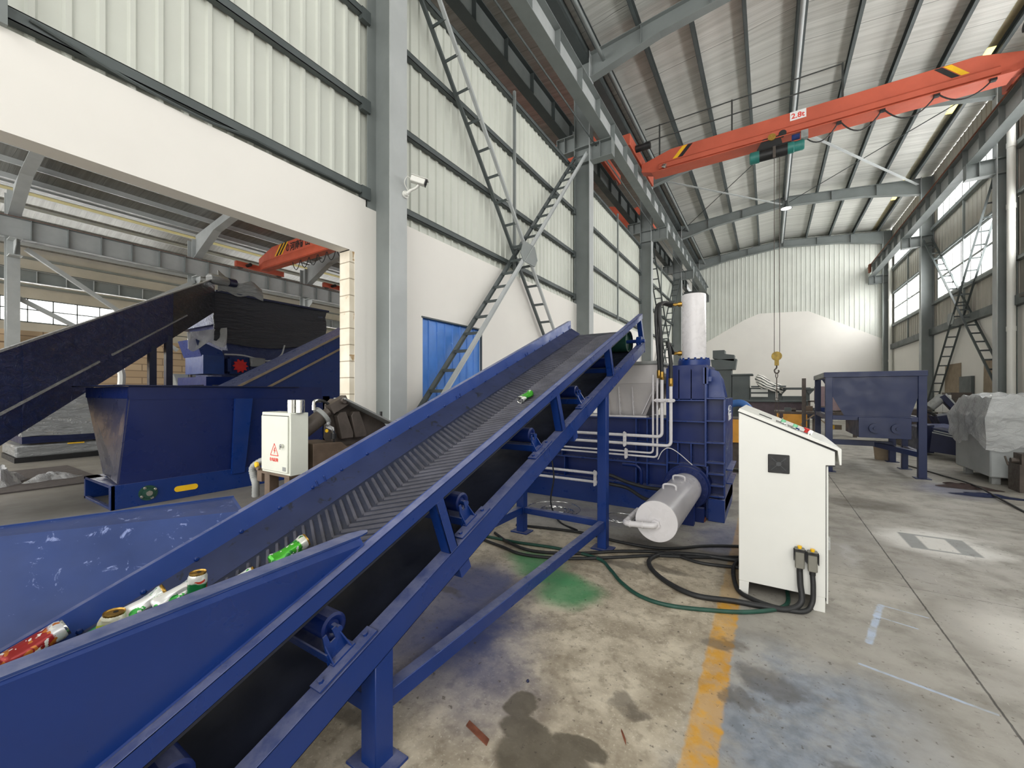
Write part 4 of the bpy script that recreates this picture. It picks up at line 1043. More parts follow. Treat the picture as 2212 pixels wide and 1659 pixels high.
# ---------------------------------------------------------------- cables on the floor
def cable(label, pts, r=.015, mat='hose', name='floor_cable', n=8):
    o = obj(name, MB().tube(spline(pts, n), r, 10), M[mat], loc=pts[0]); return tag(o, label, 'cable', 'heavy cables on the floor')
cable('thick black cable from the left plug of the white desk, looping wide to the left', [(.183, CY0-.027, .262), (.186, CY0-.04, .18), (.19, CY0-.07, .07), (.12, CY0-.12, .022), (.0, CY0-.16, .019), (-.2, 3.29, .019), (-.45, 3.23, .019), (-.66, 3.33, .019), (-.83, 3.52, .019), (-.89, 3.72, .019), (-.80, 3.92, .019), (-.55, 4.05, .019), (-.25, 4.1, .019), (.0, 4.15, .019)], .019)
cable('black cable from the right plug of the white desk, dipping to the floor', [(.255, CY0-.027, .252), (.258, CY0-.04, .17), (.25, CY0-.06, .07), (.2, CY0-.10, .02), (.05, CY0-.13, .017), (-.10, 3.40, .016), (-.2, 3.52, .016), (-.25, 3.9, .016), (-.21, 4.2, .016)], .016)
cable('green-stained cable curving from the conveyor leg to the white desk', [(-2.5, 3.42, .014), (-2.1, 3.45, .014), (-1.7, 3.52, .014), (-1.3, 3.50, .014), (-1.12, 3.33, .014), (-.98, 3.16, .014), (-.8, 3.02, .014), (-.6, 2.99, .014), (-.35, 3.07, .014), (-.1, 3.20, .014), (.1, 3.42, .014), (.12, 3.75, .014)], .014, 'greengrey')
cable('black cable running straight below the silver cylinder to behind the desk', [(-2.4, 3.9, .014), (-1.7, 4.05, .014), (-1.25, 4.0, .014), (-.85, 4.05, .014), (-.5, 4.35, .014), (-.15, 4.55, .014)], .014)
cable('black cable lying furthest forward under the conveyor leg', [(-2.6, 3.36, .014), (-2.2, 3.28, .014), (-1.9, 3.22, .014), (-1.55, 3.34, .014), (-1.2, 3.58, .014), (-.9, 3.82, .014), (-.55, 4.0, .014), (-.2, 4.22, .014)], .014)
cable('black cable crossing the others below the conveyor leg', [(-2.45, 3.55, .016), (-2.15, 3.38, .02), (-1.85, 3.34, .016), (-1.5, 3.5, .016), (-1.15, 3.78, .016), (-.8, 3.95, .016), (-.5, 3.88, .016), (-.2, 3.95, .016)], .014)
# scrap on the floor
tag(obj('steel_strip', MB().prism([(-1.155, 1.47, .0), (-1.02, 1.435, .0), (-1.012, 1.405, .0), (-1.15, 1.44, .0)], (0, 0, .006)), M['rust'], loc=(-1.08, 1.44, 0)), 'short rusty steel strip on the floor right of the front conveyor foot', 'scrap')
tag(obj('leaf', MB().grid(lambda u, v: (-.555+.05*u*math.cos(.5)-.03*(v-.5)*(1-abs(2*u-1)), 1.79-.07*u+.03*(v-.5)*(1-abs(2*u-1)), .008+.006*math.sin(5*u)), 6, 4, .001), M['rust'], loc=(-.53, 1.76, 0)), 'small dry brown leaf on the floor left of the yellow line', 'leaf')
tag(obj('steel_clip', MB().box(-1.58, -1.54, 2.05, 2.06, 0, .012).box(-1.55, -1.52, 2.0, 2.01, 0, .012), M['chrome'], loc=(-1.55, 2.03, 0)), 'small bright steel clip on the blue-stained floor under the conveyor', 'scrap')
tag(obj('pebble', MB().sphere((-1.055, 1.83, .006), .008, 10, 6), M['navy'], loc=(-1.055, 1.83, 0)), 'tiny dark blue lump on the floor above the dark spill', 'scrap')
# ================================================================= overhead cranes
def crane(Yc, xa, xb, zb, h, label, group, own):
    """single-girder crane; xa/xb rail positions, zb girder underside"""
    t = thing('overhead_crane', label, 'crane', ((xa+xb)/2, Yc, zb), group)
    w = .26
    e = .9 if h < 1 else 1.5
    poly = [(xa+.1, zb+.12), (xa+.5, zb), (xb-.5, zb), (xb-.1, zb+.12), (xb-.1, zb+h*.62), (xb-e, zb+h), (xa+e, zb+h), (xa+.1, zb+h*.62)]
    gd = MB().prism([(x, Yc-w/2, z) for x, z in poly], (0, w, 0))
    g = obj('girder', gd, M['orange'], t, bevel=.01)
    fl = MB().box(xa+.4, xb-.4, Yc-w/2-.09, Yc+w/2+.09, zb-.014, zb+.004)
    obj('lower_flange', fl, M['orange'], g)
    pr = [(Yc-w/2, zb+.02), (Yc-w/2-.07, zb+.05), (Yc-w/2-.07, zb+h*.30), (Yc-w/2, zb+h*.42)]
    obj('web_cover', MB().prism([(xa+.6, y, z) for y, z in pr], (xb-xa-1.2, 0, 0)), M['orange'], g)
    tz = .17 if h < 1 else -.155
    for x in (xa, xb):
        et = obj('end_truck', MB().box(x-.11, x+.11, Yc-1.3, Yc+1.3, zb+.16+tz, zb+.46+tz), M['orange'], t, bevel=.01)
        for y in (Yc-1.05, Yc+1.05): obj('wheel', MB().cyl((x-.06, y, zb+.225+tz), (x+.06, y, zb+.225+tz), .15, seg=20), M['iron'], et)
        obj('drive_motor', MB().cyl((x+.12 if x < (xa+xb)/2 else x-.12, Yc-.75, zb+.3+tz), (x+.5 if x < (xa+xb)/2 else x-.5, Yc-.75, zb+.3+tz), .09, seg=16), M['black'], et)
    return t, g
CYC, CZ, CH = 12.05, 7.72, .55
t, g = crane(CYC, -3.2, 4.46, CZ, CH, 'orange overhead crane spanning the hall under the roof, with a load plate', 'overhead cranes', True)
yf = CYC-.132
obj('load_plate', MB().box(.44, .76, yf-.012, yf, CZ+.335, CZ+.54), M['ink_white'], g)
obj('lettering', text_mb('2.8t', .17, (.465, yf-.014, CZ+.375), (1, 0, 0), (0, 0, 1), .003, .004), M['ink_red'], g, smooth=0)
for x, s in ((-2.15, 1), (3.35, -1)):
    for i, m in enumerate(('yellow', 'ink_black')):
        xo = x+i*.14*s
        obj('hazard_stripe', MB().prism([(xo-.1*s, yf-.003, CZ+.25), (xo+.02*s, yf-.003, CZ+.25), (xo+.28*s, yf-.003, CZ+.53), (xo+.16*s, yf-.003, CZ+.53)], (0, .002, 0)), M[m], g)
# walkway and railing behind the girder, left part
wk = MB().box(-2.9, 1.6, CYC+.13, CYC+.75, CZ+CH-.04, CZ+CH); obj('walkway', wk, M['steel_dark'], t)
rl = MB()
for yy in (CYC-.10,):
    for z in (.42, .78): rl.tube([(-3.0, yy, CZ+CH+z), (1.45, yy, CZ+CH+z)], .016, 6)
    for x in (-2.6, -.8, 1.44): rl.box(x-.018, x+.018, yy-.018, yy+.018, CZ+.2 if yy < CYC else CZ+CH, CZ+CH+.8)
obj('railing', rl, paint('railing_dark', (50, 52, 50), .5), t)
obj('work_lamp', MB().lathe((-2.5, yf-.05, CZ+.1), (1, -.3, -.35), [(.05, 0), (.07, .06), (.06, .12), (0, .125)], 14), M['chrome'], t)
fc = None
for i, (xa, xb, sag) in enumerate(((.66, 1.35, .32), (1.4, 2.1, .30), (2.15, 2.95, .30), (3.0, 3.75, .22))):
    zt = CZ-.03
    o = obj('festoon_cable', MB().tube([(xa+(xb-xa)*u, yf-.02, zt-sag*4*u*(1-u)) for u in [k_/12 for k_ in range(13)]], .014, 6), M['hose'], t)
    obj('cable_trolley', MB().box(xb-.03, xb+.06, yf-.06, yf+.02, zt-.03, zt+.05), M['black'], o)
# hoist with rope and hook
HX = .17
h = thing('rope_hoist', 'teal and black electric hoist under the orange crane girder, hook lowered', 'hoist', (HX, CYC, CZ))
zb = CZ-.30
obj('trolley', MB().prism([(HX-.42, yf-.06, zb+.12), (HX+.12, yf-.06, zb+.12), (HX+.05, yf-.06, CZ+.14), (HX-.12, yf-.06, CZ+.18), (HX-.28, yf-.06, CZ+.06)], (0, .03, 0)).box(HX-.4, HX+.3, yf-.05, CYC+.2, zb+.10, zb+.14), M['black'], h)
obj('trolley_wheel', MB().cyl((HX-.1, yf-.09, CZ+.04), (HX-.1, yf-.03, CZ+.04), .085, seg=20), M['brass'], h)
obj('trolley_wheel', MB().cyl((HX+.12, yf-.085, CZ+.06), (HX+.12, yf-.03, CZ+.06), .08, seg=20), M['black'], h)
obj('drum', MB().cyl((HX-.36, yf-.05, zb-.05), (HX+.22, yf-.05, zb-.05), .125, seg=24), M['black'], h)
obj('end_cover', MB().lathe((HX-.36, yf-.05, zb-.05), (-1, 0, 0), [(.14, 0), (.14, .19), (.12, .21), (0, .21)], 24), M['teal'], h)
obj('hoist_motor', MB().lathe((HX+.22, yf-.05, zb-.03), (1, 0, 0), [(.13, 0), (.13, .12), (.115, .13), (.115, .30), (.10, .33), (0, .33)], 24), M['teal'], h)
obj('travel_motor', MB().cyl((HX+.3, yf-.12, zb+.16), (HX+.46, yf-.12, zb+.16), .065, seg=16), M['cloth_blue'], h)
obj('control_box', MB().box(HX+.48, HX+.62, yf-.16, yf-.02, zb+.08, zb+.26), M['lid_grey'], h)
obj('rope_guide', MB().box(HX-.08, HX-.02, yf-.19, yf-.15, zb-.22, zb+.05), M['iron'], h)
for x in (HX-.05, HX+.06): obj('wire_rope', MB().tube([(x, yf-.05, zb-.15), (x+.0, yf-.05, 2.42)], .007, 6), M['iron'], h)
hk = obj('hook_block', MB().cyl((HX, yf-.09, 2.39), (HX, yf-.01, 2.39), .11, seg=28).box(HX-.045, HX+.045, yf-.085, yf-.015, 2.16, 2.30), paint('block_yellow', (170, 140, 50), .5, var=.25, scale=20, wear=(90, 76, 40)), h, bevel=.006)
obj('hook', MB().tube(spline([(HX, yf-.05, 2.16), (HX-.005, yf-.05, 2.10), (HX-.045, yf-.05, 2.05), (HX-.03, yf-.05, 1.985), (HX+.02, yf-.05, 1.975), (HX+.045, yf-.05, 2.02), (HX+.03, yf-.05, 2.05)], 5), [.016]*31, 8), M['iron'], hk)
ch = thing('chain_sling', 'chain sling hanging from the crane hook above the far bench', 'chain', (HX, CYC-.18, 1.97))
ln = MB().tube([(HX+.0+.022*math.cos(a), yf-.05, 1.915+.062*math.sin(a)) for a in [2*PI*i/16 for i in range(16)]], .009, 6, closed=True)
obj('link', ln, M['iron'], ch)
obj('strap', MB().tube([(HX, yf-.05, 1.86), (HX+.004, yf-.05, 1.36)], .011, 8), M['iron'], ch)
lk = MB()
for dx in (-.02, .03):
    for i in range(11):
        z = 1.34-i*.055; a0 = PI/2*(i % 2)
        lk.tube([(HX+dx+dx*i*.05+.016*math.cos(a)*math.cos(a0), yf-.05+.016*math.cos(a)*math.sin(a0), z+.034*math.sin(a)) for a in [2*PI*k_/10 for k_ in range(10)]], .006, 5, closed=True)
obj('chain', lk, M['iron'], ch)
# cranes of the neighbouring hall
t2, g2 = crane(12.1, -24.7, -4.27, 8.42, 1.12, 'orange overhead crane with black lettering in the neighbouring hall', 'overhead cranes', False)
y2 = 12.1-.132
for xo in (-22.75, -22.45): obj('hazard_stripe', MB().prism([(xo, y2-.004, 8.95), (xo+.16, y2-.004, 8.95), (xo+.75, y2-.004, 9.53), (xo+.59, y2-.004, 9.53)], (0, .003, 0)), M['ink_black'], g2)
for xo in (-22.93, -22.60, -22.28): obj('hazard_stripe', MB().prism([(xo, y2-.004, 8.95), (xo+.12, y2-.004, 8.95), (xo+.71, y2-.004, 9.53), (xo+.59, y2-.004, 9.53)], (0, .003, 0)), M['yellow'], g2)
obj('lettering', text_mb('河南矿山', .46, (-21.4, y2-.006, 9.02), (1, 0, 0), (0, 0, 1), .004, .012), M['ink_black'], g2, smooth=0)
obj('emblem', MB().tube([(-21.62+.13*math.cos(a), y2-.004, 9.2+.17*math.sin(a)) for a in [2*PI*i/16 for i in range(16)]], .02, 5, closed=True).bar((-21.62, y2-.004, 9.02), (-21.62, y2-.004, 9.4), .03, .01), M['ink_black'], g2)
obj('lettering', MB().box(-19.4, -18.2, y2-.006, y2, 9.12, 9.16), M['ink_black'], g2)
for i in range(6):
    xa = -21.2+i*.75
    obj('festoon_cable', MB().tube([(xa+.7*u, 12.0, 8.36-.45*4*u*(1-u)) for u in [k_/8 for k_ in range(9)]], .02, 5), M['hose'], t2)
crane(17.3, -24.7, -4.27, 8.42, 1.12, 'second orange crane farther back in the neighbouring hall, mostly behind the door jamb', 'overhead cranes', False)

# ================================================================= security camera, lamp
sc_ = thing('security_camera', 'white security camera on a bracket at the near steel column', 'camera', (-3.57, 3.36, 3.80))
obj('mount', MB().cyl((-3.578, 3.345, 3.80), (-3.56, 3.345, 3.80), .042, seg=20).cyl((-3.56, 3.345, 3.80), (-3.535, 3.345, 3.805), .028, seg=16), M['white'], sc_)
obj('arm', MB().tube(spline([(-3.54, 3.345, 3.803), (-3.50, 3.36, 3.835), (-3.44, 3.38, 3.855), (-3.40, 3.39, 3.885)], 5), [.018]*6+[.014]*10, 10), M['white'], sc_)
ca_, cd_ = V((-3.405, 3.385, 3.93)), V((.75, .55, -.28)).normalized(); cu_ = V((0, 0, 1)); cs_ = cd_.cross(cu_).normalized(); cu_ = cs_.cross(cd_)
bd = obj('housing', MB().obox(ca_, cd_*.085, cs_*.038, cu_*.034), M['white'], sc_, bevel=.012, seg=3)
obj('sun_shield', MB().obox(ca_+cu_*.038+cd_*.012, cd_*.1, cs_*.044, cu_*.004), M['white'], sc_, bevel=.003)
obj('lens_front', MB().obox(ca_+cd_*.088, cd_*.005, cs_*.036, cu_*.032).cyl(ca_+cd_*.09, ca_+cd_*.1, .02, seg=16), M['black'], bd)
obj('lead', MB().tube(spline([ca_-cd_*.085, ca_-cd_*.13+cu_*.01, ca_-cd_*.14-cu_*.07, V((-3.52, 3.35, 3.815))], 6), .004, 6), M['white'], sc_)
lamp_mat = NT('lamp_glow'); em = lamp_mat.n('ShaderNodeEmission'); em.inputs[0].default_value = (1, .98, .95, 1); em.inputs[1].default_value = 4; lamp_mat.link(em.outputs[0], lamp_mat.out.inputs[0])
lp = thing('high_bay_lamp', 'round high bay lamp lit below the rafter beyond the orange crane', 'lamp', (.65, 21.2, 9.5))
obj('shade', MB().lathe((.65, 21.2, 9.62), (0, 0, -1), [(.03, -.05), (.05, 0), (.07, .06), (.22, .17), (.225, .18), (.215, .18), (.06, .07), (0, .06)], 28), M['steel_dark'], lp)
obj('bulb', MB().cyl((.65, 21.2, 9.455), (.65, 21.2, 9.445), .19, seg=24), lamp_mat.m, lp)
obj('stem', MB().cyl((.65, 21.2, 9.63), (.65, 21.2, 9.92), .012, seg=8), M['steel_dark'], lp)
# ================================================================= left: shear with its switch box, feed bin, wrapped machines
sh = thing('alligator_shear', 'rusty brown shear with a hydraulic cylinder behind the conveyor, beside the door jamb', 'machine', (-3.1, 2.1, 0))
jaw = [(2.07, 1.40), (2.12, 1.447), (2.16, 1.447), (2.64, 1.207), (2.75, 1.10), (2.75, .98), (2.43, 1.06), (2.14, 1.00), (2.06, 1.12)]
obj('jaw', MB().prism([(-3.10, y, z) for y, z in jaw], (-.08, 0, 0)), M['iron'], sh, bevel=.004)
obj('jaw_flange', MB().bar((-3.06, 2.13, 1.45), (-3.06, 2.66, 1.208), .16, .014, (0, 0, 1)), M['lid_grey'], sh)
for dy in (0, .135):
    obj('stiffener', MB().prism([(-3.10, 2.10+dy, 1.30), (-3.10, 2.12+dy, 1.335), (-3.10, 2.18+dy, 1.338), (-3.10, 2.255+dy, 1.15), (-3.10, 2.25+dy, 1.11), (-3.10, 2.14+dy, 1.11)], (.06, 0, 0)), M['iron'], sh, bevel=.003)
obj('bed', MB().prism([(-3.0, 1.86, .60), (-3.0, 1.86, 1.10), (-3.0, 2.11, 1.09), (-3.0, 2.16, 1.05), (-3.0, 2.8, 1.02), (-3.0, 2.8, .60)], (-.35, 0, 0)).box(-3.3, -3.05, 1.9, 2.75, .02, .60), M['brownsteel'], sh, bevel=.004)
cyA, cyB = V((-3.12, 1.80, 1.16)), V((-3.08, 1.99, 1.31))
d_ = (cyB-cyA).normalized()
rc = obj('ram_cylinder', MB().cyl(cyA+d_*.06, cyB, .062, seg=24), M['iron'], sh)
obj('ram_flange', MB().cyl(cyB-d_*.02, cyB+d_*.012, .082, seg=24), M['lid_grey'], rc)
obj('ram_rod', MB().cyl(cyB, cyB+d_*.06, .035, seg=16).obox(cyB+d_*.13+V((0, .02, .012)), V((.035, 0, 0)), V((0, .075, .04)), V((0, -.02, .036))).cyl(cyB+d_*.15+V((-.05, .03, .03)), cyB+d_*.15+V((.06, .03, .03)), .022, seg=14), M['iron'], rc)
obj('hose', MB().tube(spline([(-3.08, 1.915, 1.36), (-3.08, 1.915, 1.41), (-3.07, 1.94, 1.432), (-3.06, 1.985, 1.43), (-3.07, 2.05, 1.39), (-3.12, 2.1, 1.34)], 6), .012, 8), M['hose'], rc)
obj('hose_fitting', MB().cyl((-3.08, 1.915, 1.36), (-3.08, 1.915, 1.40), .016, seg=8).tube(spline([(-3.08, 1.915, 1.40), (-3.08, 1.918, 1.425), (-3.074, 1.94, 1.434), (-3.068, 1.97, 1.432)], 4), .014, 8), M['chrome'], rc)
ws = thing('work_lamp', 'small black work lamp with clear film hanging at the brown shear', 'lamp', (-3.03, 2.05, 1.15))
obj('body', MB().cyl((-3.03, 2.055, 1.12), (-3.03, 2.055, 1.165), .024, seg=16).cyl((-3.03, 2.06, 1.09), (-3.03, 2.058, 1.12), .007, seg=8), M['black'], ws)
obj('collar', MB().cyl((-3.03, 2.055, 1.165), (-3.03, 2.05, 1.195), .012, seg=12), M['chrome'], ws)
obj('film', MB().grid(lambda u, v: (-3.03+.02*math.sin(7*u+3*v), 2.045-.06*u+.02*(v-.5), 1.195+.06*u+.03*(v-.5)+.008*math.sin(9*v)), 8, 6, .002), M['film_clear'], ws)
obj('tag', MB().cyl((-3.035, 1.995, 1.19), (-3.03, 1.995, 1.19), .014, seg=14), M['yellow'], ws)
# stand + corrugated cable belonging to the switch box
eb = thing('switch_box', 'pale grey electrical box with a red lightning warning, two steel cups on top', 'cabinet', (-3.165, 1.73, 0))
obj('case', MB().box(-3.366, -2.965, 1.662, 1.80, .885, 1.349), M['offwhite'], eb, bevel=.004)
db = obj('door', MB().box(-3.352, -2.985, 1.650, 1.6615, .905, 1.322), M['offwhite'], eb, bevel=.003)
obj('door_gap', MB().box(-3.35, -2.987, 1.659, 1.6625, 1.322, 1.327), M['black'], eb)
obj('lock', MB().cyl((-3.046, 1.650, 1.105), (-3.046, 1.632, 1.105), .015, seg=16).box(-3.05, -3.042, 1.626, 1.634, 1.08, 1.108), M['chrome'], db)
def tri(x0, x1, z0, z1, y, w):
    mb = MB(); P_ = [V((x0, y, z0)), V((x1, y, z0)), V(((x0+x1)/2, y, z1))]
    for i in range(3): mb.bar(P_[i], P_[(i+1) % 3], .001, w, (P_[(i+1) % 3]-P_[i]).cross(V((0, 1, 0))))
    return mb
wm = tri(-3.217, -3.107, 1.025, 1.115, 1.649, .006)
wm.prism([(-3.158, 1.649, 1.085), (-3.150, 1.649, 1.085), (-3.158, 1.649, 1.065), (-3.146, 1.649, 1.065), (-3.166, 1.649, 1.036), (-3.158, 1.649, 1.058), (-3.172, 1.649, 1.058)], (0, -.001, 0))
obj('warning_sign', wm, M['ink_red'], db, smooth=0)
obj('lettering', text_mb('有电危险', .030, (-3.228, 1.6488, .982), (1, 0, 0), (0, 0, 1), .001, .0006), M['ink_red'], db, smooth=0)
obj('rating_label', MB().box(-3.05, -3.005, 1.6485, 1.6495, .918, .948), M['lid_grey'], db)
obj('stand', MB().box(-3.345, -3.27, 1.67, 1.74, .12, .885).box(-3.10, -3.03, 1.69, 1.76, .12, .885).box(-3.37, -2.98, 1.66, 1.8, .868, .885), M['brownsteel'], eb)
obj('base', MB().box(-3.5, -2.9, 1.5, 1.84, 0, .12), M['brownsteel'], eb)
obj('corrugated_hose', MB().tube(spline([(-3.36, 1.72, .96), (-3.42, 1.69, .955), (-3.50, 1.66, .90), (-3.49, 1.66, .83), (-3.46, 1.66, .77), (-3.46, 1.66, .67)], 8), [.026+.003*(i % 2) for i in range(41)], 10), M['lid_grey'], eb)
obj('valve_block', MB().box(-3.44, -3.37, 1.66, 1.72, .80, .90).cyl((-3.40, 1.655, .91), (-3.40, 1.64, .91), .022, seg=16), M['brownsteel'], eb)
obj('yellow_cap', MB().cyl((-3.40, 1.645, .935), (-3.40, 1.63, .935), .021, seg=18), M['yellow'], eb)
for x, y, lb in ((-2.945, 1.70, 'bright steel cup on the grey electrical box, left one'), (-2.885, 1.73, 'bright steel cup on the grey electrical box, right one')):
    x -= .07
    tag(obj('steel_cup', MB().pipe((x, y, 1.35), (x, y, 1.445), .030, .002, 24).cyl((x, y, 1.35), (x, y, 1.354), .029, seg=24), M['chrome'], loc=(x, y, 1.35)), lb, 'cup', 'steel cups on the switch box')
# small things behind the conveyor at the column foot
sm = thing('bench_motor', 'blue electric motor with a grey cover on the bench at the column foot', 'motor', (-3.2, 3.2, 0))
obj('body', MB().cyl((-3.25, 3.1, 1.16), (-3.05, 3.3, 1.16), .075, seg=24), paint('motor_blue', (28, 66, 112), .4), sm)
obj('cover', MB().box(-3.4, -3.22, 2.95, 3.08, 1.12, 1.19).cyl((-3.32, 3.0, 1.19), (-3.32, 3.0, 1.22), .02, seg=10), M['lid_grey'], sm, bevel=.008)
obj('bench', MB().box(-3.5, -2.95, 2.86, 3.45, 1.06, 1.10).box(-3.48, -3.42, 2.9, 2.96, 0, 1.06).box(-3.03, -2.97, 2.9, 2.96, 0, 1.06).box(-3.48, -3.42, 3.36, 3.42, 0, 1.06).box(-3.03, -2.97, 3.36, 3.42, 0, 1.06), M['lid_grey'], sm)
bt = thing('spray_bottle', 'small black-capped bottle standing at the foot of the near column', 'bottle', (-3.44, 2.98, 1.10))
obj('body', MB().lathe((-3.46, 2.90, 1.10), (0, 0, 1), [(.03, 0), (.03, .12), (.012, .15), (0, .15)], 16), M['lid_grey'], bt); obj('cap', MB().cyl((-3.46, 2.90, 1.25), (-3.46, 2.90, 1.30), .014, seg=12), M['black'], bt)

# ---- blue feed bin
fb = thing('feed_bin', 'big dark blue feed bin with flat rim standing in the wide opening', 'bin', (-7.6, 2.9, 0))
X1 = -7.07; bluebin = paint('bin_blue', (13, 31, 86), .33, var=.08, scale=1.2)
obj('front_panel', MB().prism([(X1, 1.73, .31), (X1, 4.55, .31), (X1, 4.55, 1.60), (X1, 1.84, 1.60)], (-.02, 0, 0)), bluebin, fb)
endb = paint('bin_end', (52, 56, 84), .28, var=.12, scale=1.5, spec=.7)
ep = MB(); wing(ep, [(-7.95, 1.80, .36), (X1, 1.73, .33), (X1, 1.84, 1.44), (-8.95, 1.84, 1.44)], .02); obj('end_panel', ep, endb, fb)
ep = MB(); wing(ep, [(-7.95, 1.80, .36), (-7.95, 4.5, .36), (-8.95, 4.55, 1.44), (-8.95, 1.84, 1.44)], .02); obj('back_panel', ep, bluebin, fb)
ep = MB(); wing(ep, [(X1, 4.5, .33), (-7.95, 4.5, .36), (-8.95, 4.55, 1.44), (X1, 4.55, 1.44)], .02); obj('end_panel', ep, bluebin, fb)
ri = MB()
ri.box(X1-.02, X1+.008, 1.83, 4.0, 1.405, 1.575).prism([(-8.96, 1.832, 1.42), (X1, 1.832, 1.42), (X1, 1.832, 1.575), (-8.96, 1.832, 1.575)], (0, -.008, 0))
obj('rim_band', ri, bluebin, fb)
obj('rim', MB().box(X1-.05, X1+.06, 1.70, 4.08, 1.585, 1.602).box(-9.1, X1, 1.70, 1.86, 1.585, 1.602).box(-9.1, -8.95, 1.7, 4.6, 1.585, 1.602), M['navy'], fb, bevel=.002)
obj('post', MB().prism([(X1+.012, 3.02, .24), (X1+.012, 3.20, .24), (X1+.012, 3.32, 1.405), (X1+.012, 3.07, 1.405)], (.05, 0, 0)), M['blue'], fb)
obj('base_frame', MB().box(-8.0, X1-.0, 1.66, 1.70, .0, .03).box(-8.2, X1, 1.66, 1.72, .0, .31), M['blue_pale'], fb) if False else None
bf = MB().box(X1-.03, X1+.02, 1.66, 5.0, .0, .31).box(-8.24, -8.18, 1.66, 5.0, .0, .31).box(-8.24, X1, 1.66, 1.70, .0, .035).box(-8.24, X1, 1.66, 1.70, .275, .31).box(X1-.05, X1+.02, 1.655, 1.70, .0, .31)
bf.box(-8.24, -7.95, 1.66, 5.0, .30, .312).box(-8.24, -7.07, 1.66, 1.80, .30, .312)
obj('base_frame', bf, M['blue'], fb, bevel=.003)
bg_ = obj('bearing', MB().cyl((X1+.02, 2.025, .155), (X1+.035, 2.025, .155), .10, seg=28).cyl((X1+.035, 2.025, .155), (X1+.06, 2.025, .155), .065, seg=24), M['greengrey'], fb)
obj('shaft_end', MB().cyl((X1+.06, 2.025, .155), (X1+.08, 2.025, .155), .035, seg=20), M['chrome'], bg_)
for a in (0, 1, 2, 3): obj('bolt', MB().hexbolt((X1+.035, 2.025+.08*math.cos(a*PI/2+.5), .155+.08*math.sin(a*PI/2+.5)), (1, 0, 0), .012, .02), M['chrome'], bg_)
yp = MB(); yp.prism([(X1+.021, 2.45+.04*math.cos(a)+(.10 if math.cos(a) > 0 else -.10), .14+.04*math.sin(a)) for a in [2*PI*i/24+.01 for i in range(24)]], (.006, 0, 0))
obj('yellow_plate', yp, M['yellow'], fb)

# ---- wrapped inclined conveyor beyond the bin
wc = thing('wrapped_conveyor', 'dark film-wrapped inclined conveyor rising from the left edge to the hopper', 'conveyor', (-9.5, 2.2, 0))
A0, B0 = V((-7.2, -.03, 1.44)), V((-13.46, 5.345, 4.783)); A1 = A0.copy(); 
dd = (V((-13.46, 5.345, 4.783))-V((-8.301, .919, 2.038)))
T0, T1 = V((-8.301, .919, 2.038))-dd*.25, V((-13.46, 5.345, 4.783))
U0, U1 = V((-8.301, .919, .755))-dd*.25, V((-12.558, 4.569, 3.335))+dd*.17
hz = V((dd.x, dd.y, 0)).normalized(); side = V((-hz.y, hz.x, 0))
if side.x > 0: side = -side
bxm = MB()
def slab(a, b, c, d, w): return MB().prism([a, b, c, d], w)
cut = .68
mid = lambda p, q_, f: p.lerp(q_, f)
W_ = side*.7+V((0, 0, -.38))
segs = ((0, .24, 'film_navy'), (.24, .50, 'film_navy'), (.50, .72, 'film_navy'), (.72, 1, 'film_dark'))
for i, (f0, f1, mt) in enumerate(segs):
    g_ = .004*i
    obj('wrapped_panel', slab(mid(U0, U1, f0)-side*g_, mid(U0, U1, f1)-side*g_, mid(T0, T1, f1)-side*g_, mid(T0, T1, f0)-side*g_, W_), M[mt], wc)
for f0, f1 in ((.14, .42), (.46, .80)):
    a, b = mid(U0, U1, f0).lerp(mid(T0, T1, f0), .34), mid(U0, U1, f1).lerp(mid(T0, T1, f1), .34)
    obj('edge_fold', MB().bar(a-side*.015, b-side*.015, .02, .03), M['film_clear'], wc)
obj('edge_fold', MB().bar(mid(T0, T1, .1)-side*.01, T1-side*.01, .03, .03), M['film_clear'], wc)
for f in (.62, .70):
    b = mid(U0, U1, f); obj('leg', MB().box(b.x-.09, b.x+.05, b.y-.06, b.y+.06, 0, b.z+.1), M['navy'], wc)
    obj('foot_plate', MB().box(b.x-.17, b.x+.13, b.y-.14, b.y+.14, 0, .02), M['navy'], wc)
hm = V((-13.3, 5.15, 4.72))
obj('drive_motor', MB().lathe(hm, (-.3, .95, .05), [(.12, 0), (.14, .05), (.14, .5), (.11, .56), (0, .56)], 20), M['film_grey'], wc)
obj('motor_end', MB().cyl(hm+V((-.17, .53, .03)), hm+V((-.24, .75, .045)), .13, seg=20), M['navy'], wc)
# ---- wrapped hopper on its shredder
wh = thing('wrapped_shredder', 'black film-wrapped hopper on a blue shredder with a red star coupling', 'machine', (-14, 7, 0))
HXX = -13.5
def wavy(y0, y1, z0f, z1f, x, amp, nu=26, nv=14):
    def f(u, v):
        y = y0+(y1-y0)*u; za, zb_ = z0f(u), z1f(u); z = za+(zb_-za)*v
        return (x+amp*(math.sin(9*v+4*u)+.6*math.sin(23*v-7*u)+.5*math.sin(15*u*v))*.5, y, z)
    return MB().grid(f, nu, nv, .03)
obj('hopper', frustum(-15.2, -13.62, 5.9, 8.0, 2.1, -16.2, HXX-.05, 5.40, 8.80, 4.30).box(-16.2, HXX-.05, 5.42, 8.78, 3.5, 4.36), M['film_navy'], wh)
obj('film_wrap', wavy(5.35, 8.86, lambda u: 3.0+.35*u-.25*math.sin(PI*u), lambda u: 4.42+.02*u, HXX, .05), M['film_dark'], wh)
obj('rim', MB().box(-16.3, HXX+.05, 5.38, 8.95, 4.40, 4.46), M['navy'], wh)
obj('film_wrap', MB().grid(lambda u, v: (HXX+.06+.08*math.sin(8*u+3*v)*v, 5.42+1.25*u, 4.42+(.62-.32*u)*v*(1-.25*math.sin(5*u))+.05*math.sin(11*u)), 14, 6, .02), M['film_grey'], wh)
